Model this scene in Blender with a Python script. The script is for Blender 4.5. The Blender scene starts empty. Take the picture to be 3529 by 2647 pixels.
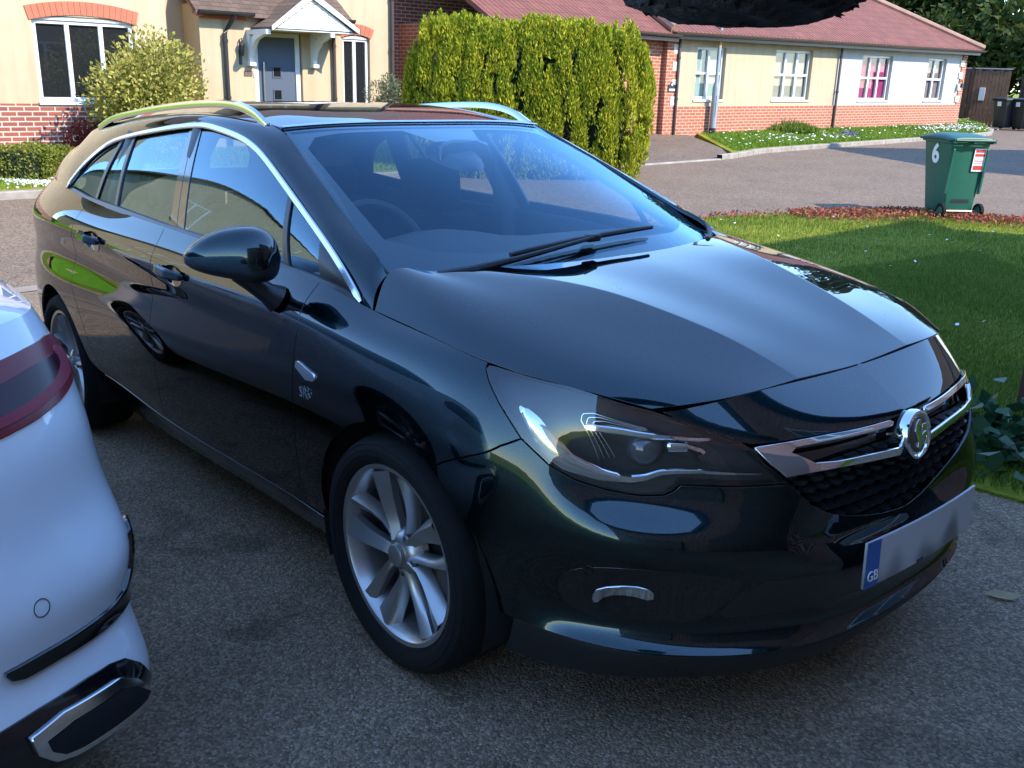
import bpy, bmesh, math, random
import numpy as np
from mathutils import Vector, Matrix
from mathutils.geometry import delaunay_2d_cdt
S=bpy.context.scene; COL=S.collection; R=math.radians
rng=np.random.default_rng(7); random.seed(7)
# ---------------------------------------------------------------- camera, sky, sun, exposure
cam=bpy.data.cameras.new('camera'); camo=bpy.data.objects.new('camera',cam); COL.objects.link(camo)
cam.sensor_width=36; cam.sensor_fit='HORIZONTAL'; cam.lens=33.460; cam.clip_start=.05; cam.clip_end=2000
_r=Vector((0.65225604,0.75740507,0.02999375)); _u=Vector((-0.25197845,0.17933771,0.95097047)); _f=Vector((-0.71489085,0.62783401,-0.30782386))
camo.matrix_world=Matrix(((_r.x,_u.x,-_f.x,1.81050601),(_r.y,_u.y,-_f.y,-2.09265648),(_r.z,_u.z,-_f.z,1.49284377),(0,0,0,1)))
S.camera=camo
SUN_EL=R(38); SUN_DIR=Vector((.936,.35,0)).normalized()          # towards the sun, horizontally
world=bpy.data.worlds.new('World'); S.world=world; world.use_nodes=True
nt=world.node_tree; bg=nt.nodes['Background']; sky=nt.nodes.new('ShaderNodeTexSky'); sky.sky_type='NISHITA'
sky.sun_disc=False; sky.sun_elevation=SUN_EL; sky.sun_rotation=math.atan2(SUN_DIR.x,SUN_DIR.y); sky.air_density=1.1; sky.dust_density=.0; sky.ozone_density=7
nt.links.new(sky.outputs[0],bg.inputs[0]); bg.inputs[1].default_value=.15
sd=bpy.data.lights.new('sun','SUN'); sd.energy=2.0; sd.angle=R(.53); sd.color=(1,.91,.77); so=bpy.data.objects.new('sun',sd); COL.objects.link(so)
_d=Vector((SUN_DIR.x*math.cos(SUN_EL),SUN_DIR.y*math.cos(SUN_EL),math.sin(SUN_EL)))
so.rotation_euler=_d.to_track_quat('Z','Y').to_euler(); so.location=(20,10,30)
vs=S.view_settings; vs.view_transform='Standard'; vs.look='None'; vs.exposure=2.2; vs.gamma=1
S.render.engine='CYCLES'; S.cycles.max_bounces=8; S.cycles.transparent_max_bounces=12; S.cycles.glossy_bounces=5; S.cycles.diffuse_bounces=3
S.cycles.sample_clamp_indirect=6; S.cycles.use_denoising=True; S.cycles.caustics_reflective=False; S.cycles.caustics_refractive=False
# ---------------------------------------------------------------- materials
def mat(name): 
    m=bpy.data.materials.new(name); m.use_nodes=True; return m,m.node_tree,m.node_tree.nodes['Principled BSDF']
def simple(name,col,rough=.5,metal=0,coat=0,spec=.5,noise=0,nscale=8,bump=0,bscale=60,coatr=.03):
    m,t,b=mat(name); b.inputs['Base Color'].default_value=(*col,1); b.inputs['Roughness'].default_value=rough; b.inputs['Metallic'].default_value=metal
    b.inputs['Coat Weight'].default_value=coat; b.inputs['Coat Roughness'].default_value=coatr; b.inputs['Specular IOR Level'].default_value=spec
    if noise or bump:
        tc=t.nodes.new('ShaderNodeTexCoord')
    if noise:
        n=t.nodes.new('ShaderNodeTexNoise'); n.inputs['Scale'].default_value=nscale; n.inputs['Detail'].default_value=6
        t.links.new(tc.outputs['Object'],n.inputs['Vector'])
        mx=t.nodes.new('ShaderNodeMix'); mx.data_type='RGBA'; mx.inputs[6].default_value=(*[c*(1-noise) for c in col],1); mx.inputs[7].default_value=(*[min(1,c*(1+noise)) for c in col],1)
        t.links.new(n.outputs['Fac'],mx.inputs[0]); t.links.new(mx.outputs[2],b.inputs['Base Color'])
    if bump:
        n=t.nodes.new('ShaderNodeTexNoise'); n.inputs['Scale'].default_value=bscale; n.inputs['Detail'].default_value=4
        t.links.new(tc.outputs['Object'],n.inputs['Vector'])
        bp=t.nodes.new('ShaderNodeBump'); bp.inputs['Strength'].default_value=bump; bp.inputs['Distance'].default_value=.01
        t.links.new(n.outputs['Fac'],bp.inputs['Height']); t.links.new(bp.outputs[0],b.inputs['Normal'])
    return m
def ramp(t,fac,stops):
    r=t.nodes.new('ShaderNodeValToRGB'); e=r.color_ramp.elements
    while len(e)<len(stops): e.new(.5)
    for k,(p,c) in enumerate(stops): e[k].position=p; e[k].color=(*c,1) if len(c)==3 else c
    t.links.new(fac,r.inputs[0]); return r
def glassmat(name,tint,ior=1.5,extra=0.0,gtint=(1,1,1)):
    m=bpy.data.materials.new(name); m.use_nodes=True; t=m.node_tree; t.nodes.clear()
    o=t.nodes.new('ShaderNodeOutputMaterial'); mx=t.nodes.new('ShaderNodeMixShader'); tr=t.nodes.new('ShaderNodeBsdfTransparent'); gl=t.nodes.new('ShaderNodeBsdfGlossy'); lw=t.nodes.new('ShaderNodeLayerWeight')
    tr.inputs[0].default_value=(*tint,1); gl.inputs['Roughness'].default_value=0.0; gl.inputs[0].default_value=(*gtint,1); lw.inputs['Blend'].default_value=.5
    # thin pane: Schlick reflection of both faces, the same from either side
    f0=min(.95,1.7*((ior-1)/(ior+1))**2+extra); pw=t.nodes.new('ShaderNodeMath'); pw.operation='POWER'; pw.inputs[1].default_value=5
    mu=t.nodes.new('ShaderNodeMath'); mu.operation='MULTIPLY_ADD'; mu.inputs[1].default_value=1-f0; mu.inputs[2].default_value=f0; mu.use_clamp=True
    t.links.new(lw.outputs['Facing'],pw.inputs[0]); t.links.new(pw.outputs[0],mu.inputs[0]); t.links.new(mu.outputs[0],mx.inputs[0]); t.links.new(tr.outputs[0],mx.inputs[1]); t.links.new(gl.outputs[0],mx.inputs[2]); t.links.new(mx.outputs[0],o.inputs[0])
    return m
def brickmat(name,c1,c2,c3,mortar,bw=.225,bh=.075,mw=.010):
    m,t,b=mat(name); tc=t.nodes.new('ShaderNodeTexCoord'); sp=t.nodes.new('ShaderNodeSeparateXYZ'); t.links.new(tc.outputs['Object'],sp.inputs[0])
    ad=t.nodes.new('ShaderNodeMath'); ad.operation='ADD'; t.links.new(sp.outputs[0],ad.inputs[0]); t.links.new(sp.outputs[1],ad.inputs[1])
    cb=t.nodes.new('ShaderNodeCombineXYZ'); t.links.new(ad.outputs[0],cb.inputs[0]); t.links.new(sp.outputs[2],cb.inputs[1])
    br=t.nodes.new('ShaderNodeTexBrick'); br.inputs['Scale'].default_value=1; br.inputs['Brick Width'].default_value=bw; br.inputs['Row Height'].default_value=bh; br.inputs['Mortar Size'].default_value=mw; br.inputs['Mortar Smooth'].default_value=.1; br.inputs['Bias'].default_value=-.1
    t.links.new(cb.outputs[0],br.inputs['Vector']); br.inputs['Color1'].default_value=(*c1,1); br.inputs['Color2'].default_value=(*c2,1); br.inputs['Mortar'].default_value=(*mortar,1)
    n=t.nodes.new('ShaderNodeTexNoise'); n.inputs['Scale'].default_value=2.3; n.inputs['Detail'].default_value=5; t.links.new(tc.outputs['Object'],n.inputs['Vector'])
    n2=t.nodes.new('ShaderNodeTexNoise'); n2.inputs['Scale'].default_value=60; t.links.new(tc.outputs['Object'],n2.inputs['Vector'])
    mx=t.nodes.new('ShaderNodeMix'); mx.data_type='RGBA'; mx.blend_type='MULTIPLY'; mx.inputs[0].default_value=.55
    rp=ramp(t,n.outputs['Fac'],[(.3,c3),(.65,(1,1,1))]); t.links.new(br.outputs['Color'],mx.inputs[6]); t.links.new(rp.outputs[0],mx.inputs[7]); t.links.new(mx.outputs[2],b.inputs['Base Color'])
    b.inputs['Roughness'].default_value=.9
    bp=t.nodes.new('ShaderNodeBump'); bp.inputs['Strength'].default_value=.5; bp.inputs['Distance'].default_value=.008
    mm=t.nodes.new('ShaderNodeMath'); mm.operation='MULTIPLY_ADD'; mm.inputs[1].default_value=.25; t.links.new(n2.outputs['Fac'],mm.inputs[0]); inv=t.nodes.new('ShaderNodeMath'); inv.operation='SUBTRACT'; inv.inputs[0].default_value=1; t.links.new(br.outputs['Fac'],inv.inputs[1]); t.links.new(inv.outputs[0],mm.inputs[2])
    t.links.new(mm.outputs[0],bp.inputs['Height']); t.links.new(bp.outputs[0],b.inputs['Normal'])
    return m
def leafmat(name,stops,trans=.35,scale=6,rough=.55):
    """leaf colour varies from leaf to leaf and in patches"""
    m=bpy.data.materials.new(name); m.use_nodes=True; t=m.node_tree; b=t.nodes['Principled BSDF']; o=t.nodes['Material Output']
    g=t.nodes.new('ShaderNodeNewGeometry'); tc=t.nodes.new('ShaderNodeTexCoord'); n=t.nodes.new('ShaderNodeTexNoise'); n.inputs['Scale'].default_value=scale; n.inputs['Detail'].default_value=3
    t.links.new(tc.outputs['Object'],n.inputs['Vector'])
    mi=t.nodes.new('ShaderNodeMath'); mi.operation='MULTIPLY_ADD'; mi.inputs[1].default_value=.5; mm=t.nodes.new('ShaderNodeMath'); mm.operation='MULTIPLY'; mm.inputs[1].default_value=.55
    t.links.new(n.outputs['Fac'],mm.inputs[0]); t.links.new(g.outputs['Random Per Island'],mi.inputs[0]); t.links.new(mm.outputs[0],mi.inputs[2])
    r=ramp(t,mi.outputs[0],stops); t.links.new(r.outputs[0],b.inputs['Base Color']); b.inputs['Roughness'].default_value=rough; b.inputs['Specular IOR Level'].default_value=.12
    if trans:
        tl=t.nodes.new('ShaderNodeBsdfTranslucent'); t.links.new(r.outputs[0],tl.inputs[0]); mx=t.nodes.new('ShaderNodeMixShader'); mx.inputs[0].default_value=trans
        t.links.new(b.outputs[0],mx.inputs[1]); t.links.new(tl.outputs[0],mx.inputs[2]); t.links.new(mx.outputs[0],o.inputs[0])
    return m
M={}
def paint(name,col,metal,rough,flake=None,spec=.5):
    m,t,b=mat(name); b.inputs['Base Color'].default_value=(*col,1); b.inputs['Metallic'].default_value=metal; b.inputs['Roughness'].default_value=rough; b.inputs['Coat Weight'].default_value=1; b.inputs['Coat Roughness'].default_value=.012; b.inputs['Coat IOR'].default_value=1.6; b.inputs['Specular Tint'].default_value=(.07,.22,.27,1); b.inputs['Specular IOR Level'].default_value=spec
    if flake:
        tc=t.nodes.new('ShaderNodeTexCoord'); v=t.nodes.new('ShaderNodeTexVoronoi'); v.inputs['Scale'].default_value=900; t.links.new(tc.outputs['Object'],v.inputs['Vector'])
        mx=t.nodes.new('ShaderNodeMix'); mx.data_type='RGBA'; mx.inputs[6].default_value=(*col,1); mx.inputs[7].default_value=(*flake,1); sp=t.nodes.new('ShaderNodeSeparateColor'); t.links.new(v.outputs['Color'],sp.inputs[0])
        t.links.new(sp.outputs[0],mx.inputs[0]); t.links.new(mx.outputs[2],b.inputs['Base Color'])
    return m
M['paint']=paint('dark_teal_metallic_paint',(.0022,.0095,.0130),1.0,.28,(.004,.027,.033))
M['white_paint']=paint('white_paint',(.78,.79,.80),0,.35)
M['chrome']=simple('chrome',(.86,.87,.88),.06,1)
M['satin']=simple('satin_aluminium',(.78,.78,.78),.18,1)
M['alloy']=simple('alloy_rim_silver',(.46,.44,.42),.34,.85,coat=.4,noise=.12,nscale=14)
M['black']=simple('black_plastic',(.012,.012,.013),.5,bump=.15,bscale=400)
M['gloss_black']=simple('gloss_black_trim',(.006,.006,.007),.12,coat=.6)
M['pillar_black']=simple('satin_black_trim',(.016,.016,.017),.3)
M['rubber']=simple('tyre_rubber',(.0075,.0075,.0075),.85,spec=.25,noise=.3,nscale=30,bump=.2,bscale=120)
M['disc']=simple('brake_disc_steel',(.18,.17,.16),.4,.9)
M['dark']=simple('dark_underbody',(.006,.006,.006),.9)
M['trim']=simple('cabin_plastic',(.035,.037,.04),.6,bump=.1,bscale=300)
M['lighttrim']=simple('cabin_grey_trim',(.13,.135,.14),.7)
M['fabric']=simple('seat_fabric',(.022,.023,.026),.9,noise=.3,nscale=200)
M['screen']=glassmat('windscreen_glass',(.84,.89,.87),1.55,.0,(.50,.78,1))
M['side_glass']=glassmat('side_window_glass',(.52,.60,.58),1.7,.04,(.62,.84,1))
M['lens']=glassmat('headlight_lens',(.92,.93,.94),1.6)
M['lamp_dark']=simple('headlight_bowl',(.02,.021,.023),.5)
M['projector']=simple('projector_glass',(.10,.10,.10),.05,.3,coat=1)
M['blue']=simple('plate_blue',(.01,.09,.36),.4,coat=.4)
M['white']=simple('white_print',(.75,.75,.74),.5)
# ---------------------------------------------------------------- object helpers
def link(o,parent=None):
    COL.objects.link(o)
    if parent is not None: o.parent=parent
    return o
def me(name,verts,faces,m=None,parent=None,smooth=False,normals=None,mats=None,fm=None):
    d=bpy.data.meshes.new(name); d.from_pydata([tuple(map(float,v)) for v in verts],[],[tuple(map(int,f)) for f in faces])
    for k in (mats or ([m] if m else [])): d.materials.append(k)
    if fm is not None: d.polygons.foreach_set('material_index',np.array(fm,dtype=np.int32))
    d.update()
    if smooth or normals is not None: d.shade_smooth()
    if normals is not None: d.normals_split_custom_set_from_vertices([tuple(map(float,n)) for n in normals])
    return link(bpy.data.objects.new(name,d),parent)
def tag(o,label=None,cat=None,group=None,kind=None):
    if label: o['label']=label
    if cat: o['category']=cat
    if group: o['group']=group
    if kind: o['kind']=kind
    return o
def empty(name,loc=(0,0,0),rot=(0,0,0)):
    o=bpy.data.objects.new(name,None); o.location=loc; o.rotation_euler=rot; o.empty_display_size=.2; return link(o)
def copy_tree(o,parent=None):
    c=o.copy(); COL.objects.link(c)
    if parent is not None: c.parent=parent
    for ch in list(o.children): copy_tree(ch,c)
    return c
class MB:
    """collects boxes, prisms, tubes and lathes; build() links them as one mesh"""
    def __init__(s): s.v=[];s.f=[];s.m=[]
    def add(s,v,f,m=0):
        o=len(s.v); s.v+= [tuple(p) for p in v]; s.f+=[tuple(i+o for i in q) for q in f]; s.m+=[m]*len(f); return s
    def box(s,x0,x1,y0,y1,z0,z1,m=0):
        v=[(x,y,z) for z in (z0,z1) for y in (y0,y1) for x in (x0,x1)]
        return s.add(v,[(0,2,3,1),(4,5,7,6),(0,1,5,4),(2,6,7,3),(0,4,6,2),(1,3,7,5)],m)
    def prism(s,poly,a0,a1,axis='y',m=0):
        n=len(poly)
        def P(p,a): return {'y':(p[0],a,p[1]),'x':(a,p[0],p[1]),'z':(p[0],p[1],a)}[axis]
        v=[P(p,a0) for p in poly]+[P(p,a1) for p in poly]
        f=[tuple(range(n))[::-1],tuple(range(n,2*n))]+[(i,(i+1)%n,n+(i+1)%n,n+i) for i in range(n)]
        return s.add(v,f,m)
    def tube(s,pts,r,n=8,m=0,cap=True):
        pts=[Vector(p) for p in pts]; rs=r if isinstance(r,(list,tuple)) else [r]*len(pts); v=[];f=[]
        for i,p in enumerate(pts):
            t=(pts[min(i+1,len(pts)-1)]-pts[max(i-1,0)]).normalized(); a=t.cross(Vector((0,0,1)) if abs(t.z)<.9 else Vector((1,0,0))).normalized(); b=t.cross(a)
            v+=[p+(a*math.cos(k*2*math.pi/n)+b*math.sin(k*2*math.pi/n))*rs[i] for k in range(n)]
        for i in range(len(pts)-1):
            f+=[(i*n+k,i*n+(k+1)%n,(i+1)*n+(k+1)%n,(i+1)*n+k) for k in range(n)]
        if cap: f+=[tuple(range(n))[::-1],tuple((len(pts)-1)*n+k for k in range(n))]
        return s.add(v,f,m)
    def lathe(s,prof,c=(0,0,0),axis='y',n=48,m=0,closed=False):
        """prof: (radius, offset along axis)"""
        v=[];f=[];k=len(prof)
        for j in range(n):
            a=2*math.pi*j/n; ca,sa=math.cos(a),math.sin(a)
            for r,o in prof:
                v.append({'y':(c[0]+r*ca,c[1]+o,c[2]+r*sa),'z':(c[0]+r*ca,c[1]+r*sa,c[2]+o),'x':(c[0]+o,c[1]+r*ca,c[2]+r*sa)}[axis])
        for j in range(n):
            for i in range(k if closed else k-1):
                f.append((j*k+i,((j+1)%n)*k+i,((j+1)%n)*k+(i+1)%k,j*k+(i+1)%k))
        return s.add(v,f,m)
    def build(s,name,m,parent=None,smooth=False,bevel=0,seg=2):
        mats=m if isinstance(m,list) else [m]
        o=me(name,s.v,s.f,parent=parent,mats=mats,fm=s.m if len(mats)>1 else None)
        bm=bmesh.new(); bm.from_mesh(o.data); bmesh.ops.recalc_face_normals(bm,faces=bm.faces); bm.to_mesh(o.data); bm.free()
        if smooth: o.data.shade_smooth(); 
        if smooth:
            try: o.data.set_sharp_from_angle(angle=R(38))
            except Exception: pass
        if bevel:
            b=o.modifiers.new('bevel','BEVEL'); b.width=bevel; b.segments=seg; b.limit_method='ANGLE'; b.angle_limit=R(35); b.harden_normals=False
            o.data.shade_smooth()
            try: o.data.set_sharp_from_angle(angle=R(50))
            except Exception: pass
        return o
def text(body,size,m,parent,loc,rot,name='lettering',extrude=.0008,align='CENTER',sx=1,bold=0):
    c=bpy.data.curves.new(name,'FONT'); c.body=body; c.size=size; c.extrude=extrude; c.offset=bold; c.align_x=align; c.align_y='CENTER'
    t=bpy.data.objects.new(name,c); COL.objects.link(t); dg=bpy.context.evaluated_depsgraph_get(); d=bpy.data.meshes.new_from_object(t.evaluated_get(dg)); bpy.data.objects.remove(t)
    d.materials.clear(); d.materials.append(m); o=bpy.data.objects.new(name,d); o.location=loc; o.rotation_euler=rot; o.scale=(sx,1,1); return link(o,parent)
def joinmesh(name,objs,parent):
    """several fresh meshes -> one object (materials kept)"""
    V=[];F=[];FM=[];mats=[]
    for o in objs:
        off=len(V); mw=o.matrix_basis; V+=[tuple(mw@v.co) for v in o.data.vertices]
        for p in o.data.polygons:
            F.append(tuple(i+off for i in p.vertices)); mm=o.data.materials[p.material_index] if o.data.materials else None
            if mm not in mats: mats.append(mm)
            FM.append(mats.index(mm))
        bpy.data.objects.remove(o)
    return me(name,V,F,parent=parent,mats=mats,fm=FM)
# ---------------------------------------------------------------- smooth surface nets
def _spline_D(t):
    n=len(t);h=np.diff(t);T=np.eye(n);Rm=np.zeros((n,n))
    for i in range(1,n-1):
        T[i,i-1]=h[i-1]/6;T[i,i]=(h[i-1]+h[i])/3;T[i,i+1]=h[i]/6
        Rm[i,i-1]=1/h[i-1];Rm[i,i]=-1/h[i-1]-1/h[i];Rm[i,i+1]=1/h[i]
    return np.linalg.solve(T,Rm)
def _weights(t,D,x):
    i=np.clip(np.searchsorted(t,x,side='right')-1,0,len(t)-2);h=t[i+1]-t[i]
    a=(t[i+1]-x)/h;b=1-a;k=np.arange(len(x));Wt=np.zeros((len(x),len(t)))
    Wt+=((a**3-a)*h*h/6)[:,None]*D[i]+((b**3-b)*h*h/6)[:,None]*D[i+1]
    Wt[k,i]+=a;Wt[k,i+1]+=b
    return Wt
class Net:
    """P[u][v] -> smooth surface; knots in metres; optional crease rows whose strength varies along u"""
    def __init__(s,P,mu0=False,mu1=False,mv0=False,creases=(),ku=None,kv=None):
        P=np.array(P,float);M=np.array([1,-1,1.])
        s.nu,s.nv=P.shape[:2]
        t=np.concatenate([[0],np.cumsum(np.linalg.norm(np.diff(P,axis=0),axis=2).mean(1))])
        w=np.concatenate([[0],np.cumsum(np.linalg.norm(np.diff(P,axis=1),axis=2).mean(0))])
        if ku is not None: t=np.array(ku,float)
        if kv is not None: w=np.array(kv,float)
        s.ku=t.copy();s.kv=w.copy()
        if mu0: P=np.concatenate([P[2:0:-1]*M,P]);t=np.concatenate([-t[2:0:-1],t])
        if mu1: P=np.concatenate([P,P[-2:-4:-1]*M]);t=np.concatenate([t,2*s.ku[-1]-s.ku[-2:-4:-1]])
        if mv0: P=np.concatenate([P[:,2:0:-1]*M,P],1);w=np.concatenate([-w[2:0:-1],w])
        s.P=P;s.t=t;s.w=w;s.Du=_spline_D(t);s.Dv=_spline_D(w)
        off=2 if mv0 else 0
        s.cre=[(i+off,np.array(us),np.array(ws)) for i,us,ws in creases]
        s.seg=None
        if s.cre:
            cut=[0]+[c[0] for c in s.cre]+[len(w)-1]
            s.seg=[(a,b,_spline_D(w[a:b+1])) for a,b in zip(cut[:-1],cut[1:])]
        s._cache=None
    def ev(s,u,v):
        u=np.atleast_1d(np.asarray(u,float));v=np.atleast_1d(np.asarray(v,float))
        Bu=_weights(s.t,s.Du,u);Bv=_weights(s.w,s.Dv,v)
        if s.seg:
            Bc=np.zeros_like(Bv)
            for k,(a,b,D) in enumerate(s.seg):
                lo=-1e9 if k==0 else s.w[a];hi=1e9 if k==len(s.seg)-1 else s.w[b]
                m=(v>=lo)&(v<hi)
                if m.any():
                    q=np.zeros((m.sum(),Bv.shape[1]));q[:,a:b+1]=_weights(s.w[a:b+1],D,v[m]);Bc[m]=q
            wt=np.zeros(len(u))
            for i,us,ws in s.cre: wt=np.maximum(wt,np.interp(u,us,ws)*np.exp(-((v-s.w[i])/.12)**2) if len(s.cre)>1 else np.interp(u,us,ws))
            Bv=Bv*(1-wt[:,None])+Bc*wt[:,None]
        return np.einsum('ni,nj,ijk->nk',Bu,Bv,s.P)
    def nrm(s,u,v,e=4e-4):
        a=s.ev(u+e,v)-s.ev(u-e,v);b=s.ev(u,v+e)-s.ev(u,v-e)
        n=np.cross(a,b);return n/np.maximum(np.linalg.norm(n,axis=1),1e-12)[:,None]
    def grid(s,nu=260,nv=90,pad=.0):
        if s._cache is None:
            U,V=np.meshgrid(np.linspace(s.ku[0]-pad,s.ku[-1]+pad,nu),np.linspace(s.kv[0]-pad,s.kv[-1]+pad,nv),indexing='ij')
            U=U.ravel();V=V.ravel();s._cache=(U,V,s.ev(U,V))
        return s._cache
    def uv(s,pts):
        pts=np.atleast_2d(pts);U,V,G=s.grid();out=[]
        for p in pts:
            k=((G-p)**2).sum(1).argmin();x=np.array([U[k],V[k]])
            for _ in range(8):
                r=s.ev(x[0],x[1])[0]-p;e=1e-4
                J=np.stack([(s.ev(x[0]+e,x[1])[0]-s.ev(x[0]-e,x[1])[0])/2/e,(s.ev(x[0],x[1]+e)[0]-s.ev(x[0],x[1]-e)[0])/2/e],1)
                d=np.linalg.lstsq(J,-r,rcond=None)[0];d=np.clip(d,-.05,.05);x=x+d
                x[0]=np.clip(x[0],s.ku[0],s.ku[-1]);x[1]=np.clip(x[1],s.kv[0],s.kv[-1])
            out.append(x)
        return np.array(out)
    def at(s,i,j):   # fractional station / row -> knot parameters
        return np.array([np.interp(i,range(s.nu),s.ku),np.interp(j,range(s.nv),s.kv)])
# rows: deflector edge, lip, lower bumper, upper bumper, grille foot, lamp foot, shoulder, bonnet edge / belt
SHELL=np.array([
[(.86,0,.165),(.915,0,.255),(.895,0,.315),(.928,0,.43),(.893,0,.50),(.895,0,.655),(.878,0,.717),(.742,0,.818)],
[(.845,.25,.165),(.901,.25,.255),(.880,.25,.315),(.914,.25,.43),(.880,.25,.505),(.878,.25,.654),(.858,.25,.718),(.736,.25,.8215)],
[(.775,.44,.165),(.848,.44,.258),(.822,.43,.318),(.862,.44,.44),(.858,.44,.535),(.838,.43,.65),(.80,.455,.718),(.713,.45,.818)],
[(.665,.60,.165),(.742,.60,.262),(.712,.592,.318),(.752,.60,.45),(.752,.605,.54),(.683,.605,.622),(.672,.61,.70),(.624,.62,.803)],
[(.54,.71,.165),(.616,.71,.268),(.592,.695,.325),(.628,.712,.46),(.622,.72,.55),(.555,.718,.637),(.54,.72,.73),(.50,.715,.839)],
[(.40,.77,.165),(.475,.778,.275),(.470,.770,.345),(.492,.788,.47),(.487,.797,.565),(.453,.798,.667),(.42,.79,.765),(.375,.765,.857)],
[(.32,.80,.165),(.36,.825,.29),(.36,.845,.40),(.35,.855,.50),(.335,.86,.60),(.325,.855,.70),(.30,.835,.79),(.285,.787,.868)],
[(.15,.80,.17),(.15,.85,.30),(.14,.878,.42),(.13,.888,.54),(.12,.890,.66),(.12,.880,.755),(.12,.852,.83),(.12,.79,.887)],
[(-.12,.80,.18),(-.12,.855,.30),(-.12,.882,.43),(-.12,.893,.56),(-.12,.895,.68),(-.12,.887,.78),(-.12,.861,.855),(-.12,.79,.912)],
[(-.40,.795,.185),(-.40,.858,.305),(-.40,.885,.44),(-.40,.895,.58),(-.40,.896,.70),(-.40,.887,.80),(-.40,.872,.872),(-.40,.798,.958)],
[(-.80,.79,.19),(-.80,.860,.31),(-.80,.887,.445),(-.80,.897,.58),(-.80,.896,.70),(-.80,.884,.80),(-.80,.880,.876),(-.80,.808,.993)],
[(-1.25,.79,.19),(-1.25,.86,.31),(-1.25,.888,.445),(-1.25,.898,.58),(-1.25,.896,.70),(-1.25,.881,.81),(-1.25,.887,.886),(-1.25,.816,1.019)],
[(-1.70,.79,.19),(-1.70,.86,.325),(-1.70,.888,.45),(-1.70,.898,.59),(-1.70,.895,.71),(-1.70,.876,.825),(-1.70,.892,.910),(-1.70,.817,1.042)],
[(-2.15,.79,.195),(-2.15,.865,.36),(-2.15,.892,.48),(-2.15,.90,.60),(-2.15,.896,.72),(-2.15,.873,.84),(-2.15,.893,.936),(-2.15,.81,1.063)],
[(-2.60,.795,.20),(-2.60,.872,.36),(-2.60,.90,.49),(-2.60,.906,.61),(-2.60,.90,.73),(-2.60,.872,.85),(-2.60,.885,.958),(-2.60,.788,1.10)],
[(-3.0,.77,.21),(-3.0,.845,.36),(-3.0,.868,.49),(-3.0,.870,.61),(-3.0,.862,.73),(-3.0,.838,.85),(-3.0,.838,.968),(-3.0,.722,1.118)],
[(-3.36,.70,.22),(-3.36,.755,.36),(-3.36,.775,.49),(-3.36,.775,.61),(-3.36,.765,.73),(-3.36,.742,.85),(-3.36,.738,.968),(-3.36,.61,1.12)],
[(-3.56,.55,.22),(-3.58,.63,.36),(-3.58,.66,.49),(-3.58,.66,.61),(-3.58,.64,.73),(-3.57,.61,.85),(-3.56,.60,.968),(-3.50,.49,1.12)],
[(-3.70,.35,.22),(-3.74,.42,.36),(-3.76,.42,.49),(-3.75,.42,.61),(-3.71,.42,.73),(-3.69,.42,.85),(-3.67,.42,.968),(-3.60,.34,1.12)],
[(-3.73,0,.22),(-3.77,0,.36),(-3.79,0,.49),(-3.78,0,.61),(-3.74,0,.73),(-3.72,0,.85),(-3.70,0,.968),(-3.63,0,1.12)]])
_KU=[0.0, 0.2504, 0.4488, 0.6492, 0.8185, 0.9665, 1.0978, 1.3005, 1.5525, 1.8334, 2.2336, 2.6838, 3.134, 3.5845, 4.035, 4.437, 4.8093, 5.0503, 5.297, 5.6994]
_KV=[0.0, 0.1407, 0.2638, 0.3769, 0.4846, 0.6011, 0.6946, 0.8387]
shell=Net(SHELL,mu0=True,mu1=True,ku=_KU,kv=_KV)
_k=shell.ku
shell=Net(SHELL,mu0=True,mu1=True,ku=_KU,kv=_KV,creases=[(6,(_k[9],_k[11],_k[13]),(0,.75,1.)),(1,(_k[0],_k[19]),(.8,.8))])
# bonnet: u from nose to cowl, v from centre to side edge
HOOD=np.array([
[(.742,0,.818),(.740,.12,.8205),(.735,.245,.824),(.722,.40,.820),(.680,.54,.812),(.624,.62,.803)],
[(.60,0,.872),(.598,.135,.873),(.59,.268,.8815),(.575,.45,.865),(.545,.62,.851),(.50,.715,.839)],
[(.40,0,.927),(.40,.16,.927),(.40,.312,.9365),(.385,.50,.915),(.35,.69,.893),(.31,.783,.866)],
[(.20,0,.968),(.20,.19,.968),(.20,.372,.978),(.185,.55,.956),(.14,.72,.928),(.10,.79,.889)],
[(-.04,0,1.000),(-.055,.26,1.001),(-.12,.53,1.005),(-.19,.625,1.003),(-.240,.70,.995),(-.17,.79,.917)]])
hood=Net(HOOD,mv0=True)
_k=hood.ku
hood=Net(HOOD,mv0=True,creases=[(2,(_k[0],_k[3],_k[4]),(1,.9,.2))])
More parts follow.
